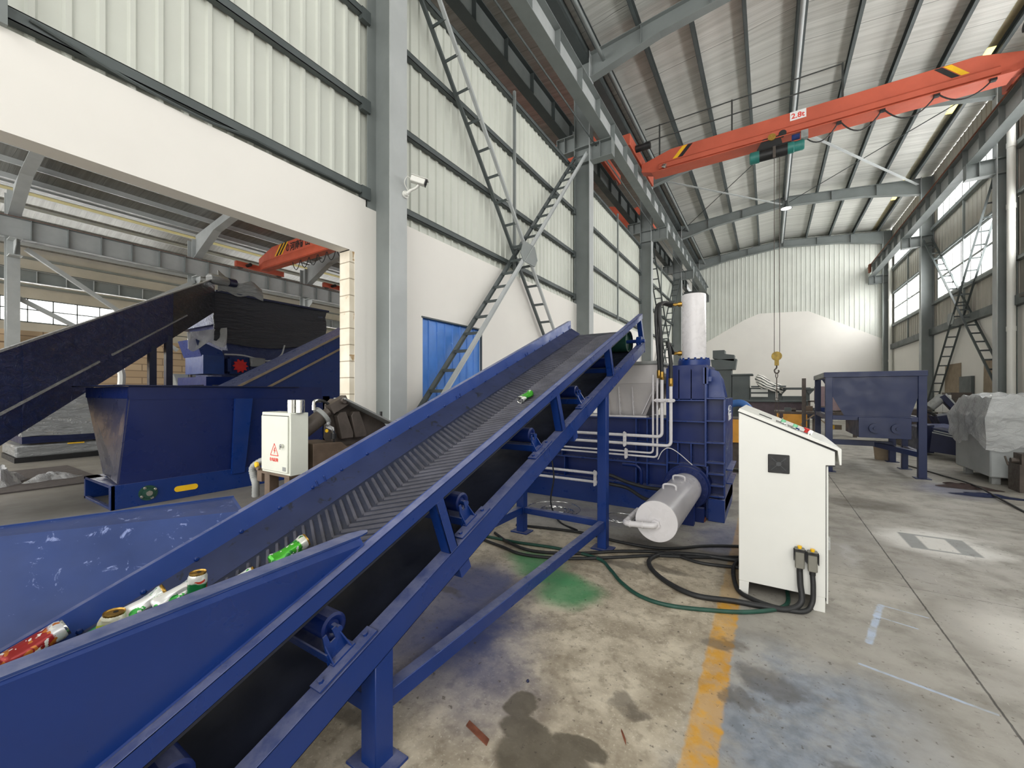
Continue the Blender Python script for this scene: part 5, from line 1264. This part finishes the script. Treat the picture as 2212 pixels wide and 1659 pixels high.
obj('film_wrap', MB().grid(lambda u, v: (HXX+.02+.06*math.sin(14*u+2*v), 4.7+.95*u, 3.15+.25*u-(.45+.1*math.sin(9*u))*v), 16, 6, .015), M['film_clear'], wh)
obj('chute', MB().prism([(HXX, 4.90, 3.0), (HXX, 5.55, 2.72), (HXX, 5.60, 2.56), (HXX, 5.05, 2.52)], (-1.2, 0, 0)), M['blue'], wh)
obj('side_box', MB().box(-14.6, -13.4, 5.05, 5.57, 2.03, 2.56), M['blue_pale'], wh)
obj('housing', MB().box(-15.4, -13.6, 5.6, 8.5, 1.95, 2.75), M['film_navy'], wh)
obj('support_frame', MB().box(-15.3, -13.35, 5.1, 8.4, 1.72, 1.95).box(-13.5, -13.35, 5.1, 5.25, 0, 1.72).box(-13.5, -13.35, 8.2, 8.35, 0, 1.72).box(-15.3, -15.15, 5.1, 5.25, 0, 1.72).box(-15.3, -15.15, 8.2, 8.35, 0, 1.72).box(-13.5, -13.35, 6.1, 6.25, 0, 1.72), M['blue_dark'], wh)
st = []
for i in range(20):
    a = 2*PI*i/20; r = .21 if i % 2 == 0 else .145; st.append((HXX+.02, 6.02+r*math.cos(a), 2.30+r*math.sin(a)))
obj('star_coupling', MB().prism(st, (.06, 0, 0)), M['red'], wh, label='red star-shaped coupling')
obj('gear_plate', MB().box(HXX-.1, HXX+.02, 5.75, 6.28, 2.06, 2.56).box(HXX-.1, HXX+.05, 5.68, 5.78, 2.12, 2.5), M['cloth_blue'], wh)
obj('gear_motor', MB().box(HXX-.1, HXX+.12, 6.3, 6.72, 2.30, 2.58), M['film_grey'], wh, bevel=.03)
obj('film_strand', MB().tube(spline([(HXX+.05, 5.6, 2.62), (HXX+.08, 6.1, 2.62), (HXX+.08, 6.8, 2.5), (HXX+.08, 7.2, 2.7), (HXX+.04, 7.35, 3.05)], 8), .025, 6), M['film_clear'], wh)
# ---- second blue incline right of it
bi = thing('blue_incline', 'plain blue inclined conveyor side panel behind the bin, next to the door jamb', 'conveyor', (-10.4, 6, 0))
a, b = V((-10.2, 4.2, 1.46)), V((-10.2, 8.2, 3.72)); ob = V((0, .60, 0))
dn = V((0, .34, -.62))
obj('side_panel', MB().prism([a+V((0, 0, -.0)), b, b+V((0, 0, -1.9)), a+V((0, 2.4, -1.4)), a+V((0, .3, -1.3))], (-1.1, 0, 0)), M['blue'], bi)
obj('edge_trim', MB().bar(a+V((.02, 0, 0)), b+V((.02, 0, 0)), .03, .05), M['card'], bi)
a2, b2 = V((-10.18, 4.9, 1.48)), V((-10.18, 8.4, 3.45)); obj('edge_trim', MB().bar(a2, b2, .03, .05), M['card'], bi)
obj('leg', MB().box(-10.4, -10.2, 6.6, 6.8, 0, 1.4).box(-11.2, -11.0, 6.6, 6.8, 0, 1.4), M['blue'], bi)
# ---- film-wrapped stack, rubber mat and plastic waste on the far floor
ws_ = thing('wrapped_stack', 'stack of machine parts in silver film beyond the bin', 'stack', (-14, 2.3, 0))
obj('lower_bundle', MB().box(-15.0, -13.48, 1.69, 4.4, .11, .36), M['film_grey'], ws_, bevel=.03); obj('pallet', MB().box(-15.0, -13.47, 1.68, 4.4, .0, .11), M['black'], ws_)
obj('steel_frame', MB().box(-15.0, -13.45, 1.78, 4.4, .40, .545).box(-13.46, -13.44, 1.78, 4.4, .455, .47), M['navy'], ws_)
obj('upper_bundle', MB().grid(lambda u, v: (-13.5-.5*v+.03*math.sin(20*v+5*u), 1.78+2.6*u, .545+1.0*v+.02*math.sin(14*u+3*v)), 20, 12, .3), M['film_grey'], ws_)
obj('yellow_strap', MB().box(-13.475, -13.46, 2.45, 2.72, .335, .36), M['yellow'], ws_)
tag(obj('rubber_mat', MB().box(-12.1, -9.55, -2.2, 2.2, .0, .02), paint('mat_dark', (88, 82, 80), .7, var=.1), loc=(-11, 1.5, 0)), 'dark mat on the far floor left of the blue bin', 'mat')
def heap(name, label, c, rx, ry, h, mat, seed, cat='film'):
    rnd = random.Random(seed); ph = [rnd.uniform(0, 6.3) for _ in range(6)]
    def f(u, v):
        a = 2*PI*u; r = v; e = 1-v**1.6
        w = 1+.25*math.sin(3*a+ph[0])+.15*math.sin(5*a+ph[1])
        return (c[0]+rx*r*w*math.cos(a), c[1]+ry*r*w*math.sin(a), c[2]+.004+h*e*(.7+.3*math.sin(4*a+ph[2])*v+.25*math.sin(9*v+ph[3]+2*a)))
    return tag(obj(name, MB().grid(f, 36, 10), mat, loc=c), label, cat)
heap('plastic_film', 'crumpled clear film heap on the dark mat at the left edge', (-10.6, 1.18, .02), .42, .26, .32, M['film_clear'], 3)
heap('plastic_film', 'flat torn strip of clear film right of the crumpled heap', (-10.35, 1.68, .02), .16, .34, .14, M['film_clear'], 5)
# clutter far behind the bin
fx = thing('grey_chute', 'light grey sheet chute behind the feed bin', 'chute', (-14, 5.4, 0))
obj('chute_plate', MB().prism([(-16.6, 5.40, 2.12), (-16.6, 6.88, 2.1), (-16.6, 6.88, .0), (-16.6, 6.05, .0)], (-.8, 0, 0)), M['lid_grey'], fx); obj('chute_side', MB().prism([(-16.58, 5.40, 2.12), (-16.58, 5.8, 2.12), (-16.58, 6.3, .1), (-16.58, 6.05, .1)], (.02, 0, 0)), M['steel_pale'], fx)
tag(obj('roof_prop', MB().box(-15.96, -15.9, 5.63, 5.69, 0, 3.8), M['iron'], loc=(-15.9, 5.6, 0)), 'thin dark upright prop behind the feed bin rim', 'post')
tag(obj('rubber_roll', MB().lathe((-18.5, 6.24, 0), (0, 0, 1), [(.3, 0)]+[(.36+.05*(i % 2), .15+i*.13) for i in range(14)]+[(.0, 2.1)], 18), M['black'], loc=(-18.5, 6.24, 0)), 'black ribbed rubber stack seen over the bin rim', 'roll')
tag(obj('white_hose', MB().tube(spline([(-12.6, 2.9, .3), (-12.4, 3.1, 1.9), (-12.5, 2.75, 2.35), (-12.7, 2.4, 2.3)], 8), .07, 8), M['white'], loc=(-12.5, 2.9, .3)), 'white curved hose beside the wrapped conveyor leg', 'hose')
tag(obj('blue_drum', MB().cyl((-17.2, 8.2, 0), (-17.2, 8.2, 1.95), .6, seg=24), M['cloth_blue'], loc=(-17.2, 8.2, 0)), 'blue drum under the wrapped shredder, behind the bin rim', 'drum')
# ================================================================= right side and far end
hs = thing('hopper_stand', 'dark blue hopper on a square leg frame in the middle of the hall', 'hopper', (1.62, 10.8, 0))
bh = paint('stand_blue', (17, 33, 74), .42, var=.05, scale=2.)
FYH = 9.77; BYH = 11.9
def hb(name, *b, m=None, p=None): return obj(name, MB().box(*b), m or bh, p or hs, bevel=.003)
legs = ((.92, FYH), (2.21, FYH), (2.21, BYH-.1), (.92, BYH-.1))
for x, y in legs:
    l_ = hb('leg', x, x+.11, y, y+.1, .012, 1.80); hb('foot_plate', x-.05, x+.16, y-.05, y+.15, 0, .012, p=l_)
l_ = hb('leg', 2.22, 2.31, 10.85, 10.94, .012, 1.0); hb('foot_plate', 2.17, 2.36, 10.8, 10.99, 0, .012, p=l_)
hb('rim_beam', .90, 2.33, FYH-.01, FYH+.1, 1.79, 1.885); hb('rim_beam', .90, 2.33, BYH-.1, BYH, 1.79, 1.885)
hb('rim_beam', .90, 1.0, FYH+.1, BYH-.1, 1.79, 1.885, m=M['lid_grey']); hb('rim_beam', 2.23, 2.33, FYH+.1, BYH-.1, 1.79, 1.885)
hb('mid_beam', 1.03, 2.21, FYH+.01, FYH+.09, .985, 1.07); hb('mid_beam', 2.22, 2.31, FYH+.1, BYH-.1, .985, 1.07); hb('mid_beam', .93, 1.02, FYH+.1, BYH-.1, .985, 1.07)
hb('low_beam', 1.03, 2.0, 10.4, 10.5, .46, .56); hb('low_beam', 2.23, 2.30, FYH+.1, 10.85, .36, .46); obj('low_beam', MB().bar((1.75, 10.45, .5), (2.25, 9.85, .41), .09, .09), bh, hs)
hp = MB(); y0 = FYH+.03
hp.prism([(1.02, y0, 1.80), (2.22, y0, 1.80), (2.22, y0, 1.45), (2.11, y0, 1.07), (1.2, y0, 1.07), (1.02, y0, 1.45)], (0, .012, 0))
obj('hopper_front', hp, bh, hs)
hp = MB(); wing(hp, [(1.05, y0+.02, 1.8), (1.05, BYH-.12, 1.8), (1.45, BYH-.4, 1.0), (1.45, y0+.1, 1.0)], .012); wing(hp, [(2.19, y0+.02, 1.8), (2.19, BYH-.12, 1.8), (1.95, BYH-.4, 1.0), (1.95, y0+.1, 1.0)], .012); wing(hp, [(1.05, BYH-.12, 1.8), (2.19, BYH-.12, 1.8), (1.95, BYH-.4, 1.0), (1.45, BYH-.4, 1.0)], .012)
obj('hopper_sides', hp, M['blue_dark'], hs)
cb = hb('crusher_box', 1.40, 2.11, FYH-.06, 11.2, .68, 1.05)
for x in (1.62, 1.92): obj('boss', MB().cyl((x, FYH-.06, .86), (x, FYH-.12, .86), .085, seg=20).cyl((x, FYH-.12, .86), (x, FYH-.15, .86), .03, seg=12), bh, cb)
hb('stripe_panel', 1.02, 1.30, 10.9, 10.92, .72, .82, m=M['card']); obj('yellow_plate', MB().box(1.13, 1.18, 10.885, 10.9, .73, .81), M['yellow'], hs)
tag(obj('orange_edge_post', MB().box(.70, .78, 12.3, 12.4, 0, 1.85), M['iron'], loc=(.74, 12.3, 0)), 'dark upright post behind the blue hopper stand', 'post')
tag(obj('plastic_pail', MB().lathe((2.18, 12.15, 0), (0, 0, 1), [(.15, 0), (.18, .36), (.19, .37), (.17, .37), (.14, .02), (0, .02)], 24), M['card'], loc=(2.1, 11.6, 0)), 'pale pail on the floor behind the hopper stand leg', 'pail')
# cloths and cable on the floor
heap('tarpaulin', 'crumpled brown tarpaulin on the floor right of the hopper stand', (2.64, 9.3, 0), .30, .26, .06, M['tarp_brown'], 11, 'tarpaulin')
heap('cloth', 'dark blue cloth lying against the brown tarpaulin', (2.68, 8.66, 0), .34, .16, .04, paint('dark_cloth', (22, 32, 66), .9, var=.2, scale=10), 12, 'cloth')
tag(obj('floor_cable', MB().tube(spline([(2.36, 11.5, .012), (2.62, 10.4, .012), (2.72, 9.3, .05), (2.72, 8.5, .03), (2.70, 7.7, .012), (2.66, 6.8, .012)], 8), .013, 8), M['hose'], loc=(2.6, 9, 0)), 'black cable on the floor running past the brown tarpaulin', 'cable', 'heavy cables on the floor')
# plastic covered machine at the right edge
pm = thing('covered_machine', 'grey machine under clear plastic film at the right edge', 'machine', (3.6, 10.3, 0))
obj('body', MB().box(3.05, 4.4, 9.75, 11.2, .12, 1.10), M['steel_pale'], pm, bevel=.02)
for x, y in ((3.1, 9.85), (4.2, 9.85), (3.1, 10.9)): obj('foot', MB().box(x, x+.1, y, y+.1, 0, .12), M['lid_grey'], pm)
obj('top_guard', frustum(3.02, 4.42, 9.72, 11.22, 1.10, 3.12, 4.35, 9.85, 11.1, 1.42).box(3.12, 4.35, 9.85, 11.1, 1.39, 1.42), M['steel_pale'], pm)
def cover(u, v):
    a = 2*PI*u; sx, sy = math.cos(a), math.sin(a); k_ = max(abs(sx), abs(sy)); x, y = sx/k_, sy/k_
    wr = .018*math.sin(17*u*PI+9*v)+.014*math.sin(31*u*PI-14*v)+.01*math.sin(53*u*PI+21*v)
    if v < .45: s = v/.45*.88; z = 1.445+.03*math.sin(6*x*s+5*y*s)+wr
    elif v < .72: w_ = (v-.45)/.27; s = .88+.15*w_; z = 1.445-.36*w_+wr
    else: w_ = (v-.72)/.28; s = 1.03+.02*w_+wr; z = 1.085-(.42+.1*math.sin(5*a))*w_+wr
    return (3.72+.72*s*x, 10.47+.77*s*y, z)
obj('film_cover', MB().grid(cover, 96, 26), wrap_mat('cover_film', (222, 224, 224), .62, .12, (6, 6, 9)), pm)
dv = thing('bench_vice', 'dark iron vice and blocks on a low stand at the right edge', 'vice', (3.45, 9.3, 0))
obj('stand', MB().box(3.18, 3.5, 9.2, 9.55, .0, .42), M['iron'], dv); obj('jaw', MB().box(3.2, 3.42, 9.2, 9.45, .42, .58).cyl((3.12, 9.3, .47), (3.4, 9.3, .47), .04, seg=14), M['iron'], dv); obj('handle', MB().tube([(3.08, 9.25, .40), (3.08, 9.35, .52)], .012, 8), M['iron'], dv)
tag(obj('angle_offcut', MB().prism([(3.36, 9.22, .58), (3.54, 9.22, .58), (3.44, 9.22, .78)], (0, .25, 0)), M['card'], loc=(3.4, 9.2, .58)), 'pale wedge-shaped block on the iron vice at the right edge', 'block')
# low blue conveyor and dark tilted machine
lb = thing('low_conveyor', 'low dark blue inclined conveyor on the floor, right of the hopper stand', 'conveyor', (3.7, 13, 0))
obj('side_panel', MB().prism([(3.05, 13.6, .05), (3.05, 13.6, .66), (3.35, 13.6, .72), (3.35, 13.6, .05)], (0, .8, 0)).prism([(3.15, 12.9, .70), (4.6, 11.6, .30), (4.6, 11.6, .05), (3.1, 12.9, .16)], (.25, .35, 0)), M['navy'], lb)
obj('top_sheet', MB().plate([(3.1, 13.9, .72), (3.6, 13.9, .74), (4.9, 12.2, .36), (4.5, 11.7, .34)], .02), M['blue_dark'], lb)
obj('edge_trim', MB().bar((3.14, 12.88, .60), (4.62, 11.58, .22), .02, .02).bar((3.16, 12.86, .64), (4.64, 11.56, .26), .02, .02), M['steel_pale'], lb)
tm_ = thing('tilted_press', 'dark machine with a tilted ram behind the low blue conveyor', 'machine', (3.8, 14.65, 0))
obj('trough', MB().prism([(3.58, 14.35, .90), (4.06, 14.35, 1.0), (4.0, 14.35, .55), (3.72, 14.35, .5)], (0, .7, 0)).box(3.65, 4.0, 14.45, 14.95, .0, .6), M['navy'], tm_, bevel=.01)
obj('ram', MB().bar((3.70, 14.55, 1.42), (3.98, 14.55, 1.02), .22, .12, (0, 0, 1)), M['navy'], tm_, bevel=.01)
obj('ram_edge', MB().bar((3.76, 14.43, 1.47), (4.0, 14.43, 1.10), .02, .03), M['steel_pale'], tm_)
obj('cylinder', MB().cyl((3.50, 14.55, 1.12), (3.74, 14.55, 1.40), .11, seg=20), M['lid_grey'], tm_)
obj('hoses', MB().tube(spline([(3.3, 14.55, .86), (3.45, 14.55, 1.0), (3.62, 14.55, .9)], 6), .03, 8), M['hose'], tm_)
wcab = thing('white_cabinet', 'white two-door cabinet against the window wall', 'cabinet', (4.12, 16.0, 0))
obj('case', MB().box(3.97, 4.285, 16.02, 16.08, .94, 1.435).box(3.97, 4.285, 16.02, 16.25, .94, .96), M['white'], wcab); obj('door', MB().box(3.975, 4.105, 16.0, 16.018, .95, 1.43), M['white'], wcab); obj('door', MB().box(4.112, 4.28, 16.0, 16.018, .95, 1.43), M['white'], wcab)
obj('stand', MB().box(3.99, 4.03, 16.05, 16.2, 0, .94).box(4.23, 4.27, 16.05, 16.2, 0, .94), M['iron'], wcab)
ec = thing('engine_block', 'oily dark engine parts heaped beside the hopper stand leg', 'scrap', (3.4, 15.8, 0))
obj('block', MB().box(3.15, 3.75, 15.4, 16.1, 0, 1.05), M['iron'], ec, bevel=.03); obj('pipe', MB().tube(spline([(3.2, 15.4, 1.0), (3.35, 15.3, 1.45), (3.5, 15.35, 1.5), (3.65, 15.4, 1.1)], 6), .06, 10).cyl((3.15, 15.35, 1.55), (3.4, 15.35, 1.5), .07, seg=14), M['iron'], ec)
# boards leaning on the wall
def board(y0, y1, h_, x, label, m='card'):
    o = obj('leaning_board', MB().prism([(5.15, y0, .0), (5.165, y0, .0), (5.198, y0, h_), (5.183, y0, h_)], (0, y1-y0, 0)), M[m], loc=(5.17, y0, 0)); tag(o, label, 'board', 'boards leaning on the window wall')
board(18.6, 19.95, 2.45, 5.13, 'tall brown board leaning on the wall left of the braces')
board(16.2, 16.95, 2.42, 5.05, 'brown board leaning on the wall under the right end of the brace')
board(15.55, 16.15, 2.36, 5.12, 'narrow brown board leaning beside the right column')
tag(obj('wall_panel', MB().box(5.12, 5.19, 17.6, 18.5, 1.20, 2.0), M['steel_dark'], loc=(5.15, 18, 1.2)), 'small grey panel on the window wall between the braces', 'panel')
tag(obj('scrap_bin', MB().box(4.4, 4.82, 16.5, 17.2, 0, 1.5), M['iron'], loc=(4.6, 16.5, 0)), 'dark scrap box below the brown boards', 'box')
tag(obj('wall_valve', MB().cyl((5.0, 14.2, 3.75), (5.15, 14.2, 3.75), .07, seg=12).box(4.95, 5.0, 14.05, 14.35, 3.72, 3.78).cyl((5.05, 14.2, 3.55), (5.05, 14.2, 3.75), .04, seg=10), M['iron'], loc=(5.05, 14.2, 3.7)), 'dark valve on the wall at the right picture edge', 'valve')
# crane power rail end on the right beam
tag(obj('power_rail', MB().tube([(4.28, -5, 7.84), (4.28, 27.2, 7.84)], .02, 6).box(4.24, 4.32, 26.6, 26.9, 7.5, 7.9), M['rust'], loc=(4.28, 27, 7.8)), 'thin rusty power rail along the right crane beam', 'rail')
# ---- things at the end wall
pt = thing('portal_press', 'dark grey upright press behind the blue baler, right of the white cylinder', 'machine', (-2.2, 20, 0))
obj('column', MB().box(-2.0, -1.35, 20.0, 20.6, .0, 2.75), M['steel_dark'], pt, bevel=.02); obj('head', MB().prism([(-2.08, 19.9, 3.0), (-1.25, 19.9, 2.85), (-1.25, 19.9, 3.12), (-1.62, 19.9, 3.18), (-1.62, 19.9, 3.35), (-2.08, 19.9, 3.35)], (0, .7, 0)).prism([(-2.1, 19.9, 2.5), (-1.22, 19.9, 2.5), (-1.16, 19.9, 2.95), (-2.16, 19.9, 2.95)], (0, .7, 0)), M['steel_dark'], pt)
cu = thing('dark_cupboard', 'dark grey cupboard at the end wall beside the striped bundle', 'cupboard', (-1.0, 20, 0))
obj('case', MB().box(-1.33, -.68, 20.0, 20.7, .0, 2.22), M['steel_dark'], cu); obj('top', MB().box(-1.345, -.55, 19.95, 20.75, 2.22, 2.30), M['steel_dark'], cu, bevel=.02)
dr_ = thing('drawer_rack', 'dark rack with two white drawer fronts under the striped bundle', 'rack', (-.3, 20, 0))
obj('frame', MB().box(-.66, .25, 19.95, 20.5, .0, 1.70).box(-.62, .6, 19.8, 20.6, 1.72, 1.78), M['steel_dark'], dr_)
for z in (1.52, 1.32): obj('drawer', MB().box(-.62, -.02, 19.9, 19.95, z, z+.13), M['white'], dr_)
stm = NT('striped_cloth'); tz = stm.obj(); sp_ = stm.n('ShaderNodeSeparateXYZ'); stm.link(tz, sp_.inputs[0])
f_ = stm.math('FRACT', stm.add(stm.mul(stm.add(sp_.outputs[2], stm.add(stm.mul(sp_.outputs[0], .5), stm.mul(sp_.outputs[1], .3))), 9.0), stm.mul(stm.noise(3.5, 2, .5, vec=tz), 1.1))); stm.bsdf(stm.mix(stm.rng(f_, .62, .66), lin((232, 230, 222)), lin((60, 66, 64))), .85)
def bund(u, v):
    a = 2*PI*v; r = .23*(1+.22*math.sin(3*a+5*u)+.10*math.sin(7*a-9*u))*(1-.5*abs(2*u-1)**3)*(1+.3*math.sin(6*u+1))
    return (-.40+.85*u+.5*r*math.cos(a), 19.9+r*math.cos(a)*.8, 2.03-.42*u+r*math.sin(a)+.04*math.sin(7*u))
tag(obj('striped_bundle', MB().grid(bund, 24, 18), stm.m, loc=(-.1, 19.9, 1.8)), 'black and white striped cloth bundle thrown over the rack at the end wall', 'cloth')
bn = thing('work_bench', 'dark workbench at the end wall with the crane sling before it', 'table', (.9, 20, 0))
obj('top', MB().box(.15, 1.92, 20.65, 21.5, 1.62, 1.68).box(.47, 1.46, 20.65, 21.5, 1.68, 1.71), M['steel_dark'], bn); 
for x in (.35, 1.3): obj('leg', MB().box(x, x+.14, 20.75, 21.4, 0, 1.62).prism([(x, 20.7, 1.62), (x+.3, 20.7, 1.62), (x+.14, 20.7, 1.42)], (0, .1, 0)), M['steel_dark'], bn)
obj('shelf', MB().box(.5, 1.3, 20.8, 21.3, .9, 1.35), M['steel_dark'], bn)
tb = thing('purple_bench', 'long low bench with brown panels in front of the striped bundle', 'bench', (0, 19, 0))
obj('panel', MB().box(-1.0, 1.2, 18.6, 18.7, .55, 1.14), paint('mauve', (78, 66, 72), .6), tb); obj('top', MB().box(-1.15, 1.3, 18.5, 19.3, 1.14, 1.20), M['steel_dark'], tb); obj('leg', MB().box(-1.0, -.9, 18.6, 19.2, 0, .55).box(1.1, 1.2, 18.6, 19.2, 0, .55), M['steel_dark'], tb)
ct = thing('tipping_cart', 'mauve tipping cart on a small wheel left of the hopper stand', 'cart', (1.6, 18, 0))
obj('tub', MB().prism([(1.42, 17.6, 1.72), (2.5, 17.6, 1.68), (2.5, 17.6, .88), (1.62, 17.6, .90), (1.42, 17.6, 1.10)], (0, 1.0, 0)), paint('cart_mauve', (132, 112, 116), .6, var=.12, scale=4), ct)
obj('wheel', MB().cyl((1.32, 17.5, .78), (1.32, 17.62, .78), .19, seg=24).cyl((1.32, 17.48, .78), (1.32, 17.5, .78), .08, seg=16), M['rubber'], ct); obj('frame', MB().box(1.2, 2.6, 17.6, 18.4, .60, .86).box(1.18, 1.24, 17.6, 17.7, .8, 1.2).box(1.18, 1.5, 17.6, 17.7, 1.17, 1.22).box(1.3, 1.36, 17.6, 17.7, 0, .62).box(2.4, 2.5, 17.6, 17.7, 0, .62), M['iron'], ct)
yt = thing('yellow_truck', 'amber yellow steel stand between the blue press and the white desk', 'stand', (-.45, 8.6, 0))
obj('panel', MB().box(-.95, -.30, 8.55, 8.62, .58, 1.0), M['amber'], yt); obj('body', MB().box(-.95, -.32, 8.62, 9.3, .10, 1.02), M['iron'], yt); obj('leg', MB().box(-.9, -.8, 8.6, 8.7, 0, .1).box(-.4, -.34, 8.6, 8.7, 0, .1), M['iron'], yt)
tag(obj('blue_pipe', MB().tube(spline([(-.75, 8.9, 1.25), (-.45, 8.85, 1.30), (-.30, 8.8, 1.18), (-.24, 8.8, 1.06)], 6), .07, 12), paint('tube_blue', (58, 104, 168), .5), loc=(-.5, 8.9, 1.02)), 'bent light blue tube showing right of the baler top corner', 'pipe')
jt = thing('scrap_table', 'welding table heaped with oily tools and amber frames before the end wall', 'table', (1.0, 14.2, 0))
obj('top', MB().box(.15, 1.5, 13.8, 14.9, .92, .97), M['iron'], jt); obj('amber_frame', MB().box(.35, .9, 13.75, 13.8, .55, .90).box(.2, .26, 13.75, 13.8, 0, .92).box(1.3, 1.36, 13.75, 13.8, 0, .92), M['amber'], jt); obj('brace', MB().bar((.75, 13.74, .62), (1.05, 13.74, .9), .03, .03).bar((1.05, 13.74, .9), (1.35, 13.74, .62), .03, .03), M['card'], jt)
rn_ = random.Random(4)
for i in range(9):
    x, y = .3+rn_.random()*1.05, 13.95+rn_.random()*.7; s = .05+rn_.random()*.07
    mb = MB().box(x-s, x+s, y-s, y+s, .97, .97+s*1.3) if i % 3 else MB().cyl((x-s, y, .97+s*.6), (x+s*1.4, y, .97+s*.6), s*.6, seg=12)
    tag(obj('machine_part', mb, M[('iron', 'steel_dark', 'brownsteel', 'cloth_blue', 'lid_grey')[i % 5]], loc=(x, y, .97)), 'small oily machine part on the welding table', 'part', 'oily parts on the welding table')
# ================================================================= light, sky, camera
w = bpy.data.worlds.new('sky'); bpy.context.scene.world = w; w.use_nodes = True
nt = w.node_tree; bg = nt.nodes['Background']; bg.inputs[0].default_value = (1.0, .99, .965, 1); bg.inputs[1].default_value = 3.0
def portal(name, loc, sx, sy, rot):
    l = bpy.data.lights.new(name, 'AREA'); l.shape = 'RECTANGLE'; l.size = sx; l.size_y = sy
    o = bpy.data.objects.new(name, l); C.objects.link(o); o.location = loc; o.rotation_euler = rot; l.cycles.is_portal = True
    return o
portal('daylight_door', (RID, Y0-.05, 4.9), 9.2, 9.8, (math.radians(90), 0, 0))
portal('daylight_next_door', (-20, -8.05, 5), 32, 10, (math.radians(90), 0, 0))
def window_light(name, loc, sx, sy, rz, L):
    o = portal(name, loc, sx, sy, (math.radians(90), 0, rz)); o.data.cycles.is_portal = False
    o.data.energy = L*math.pi*sx*sy; o.data.color = (1.0, 1.0, .98)
for (y0, y1) in WIN:
    window_light('window_daylight', (WR+.12, (y0+y1)/2, 5.59), y1-y0, 1.5, math.radians(90), 5.5 if y0 < 8 else 11)
    window_light('window_daylight', (WR+.12, (y0+y1)/2, 8.23), y1-y0, 1.2, math.radians(90), 5.5 if y0 < 8 else 11)
window_light('far_window_daylight', (-36.45, 13, 6.25), 38, 1.3, math.radians(-90), 16)
cam = bpy.data.cameras.new('camera'); co = bpy.data.objects.new('camera', cam); C.objects.link(co)
cam.sensor_fit = 'HORIZONTAL'; cam.sensor_width = 36; cam.lens = 36*880/2212; cam.shift_y = 18.5/2212; cam.clip_start = .02
co.location = (0, 0, 1.5); co.rotation_euler = (math.radians(90), 0, math.atan(554/880))
sc = bpy.context.scene; sc.camera = co
sc.view_settings.view_transform = 'Standard'; sc.view_settings.look = 'None'; sc.view_settings.gamma = 1; sc.view_settings.use_curve_mapping = False
sc.view_settings.exposure = 0.28
sc.cycles.use_denoising = True; sc.cycles.max_bounces = 8; sc.cycles.diffuse_bounces = 5; sc.cycles.transparent_max_bounces = 12
sc.cycles.sample_clamp_indirect = 8
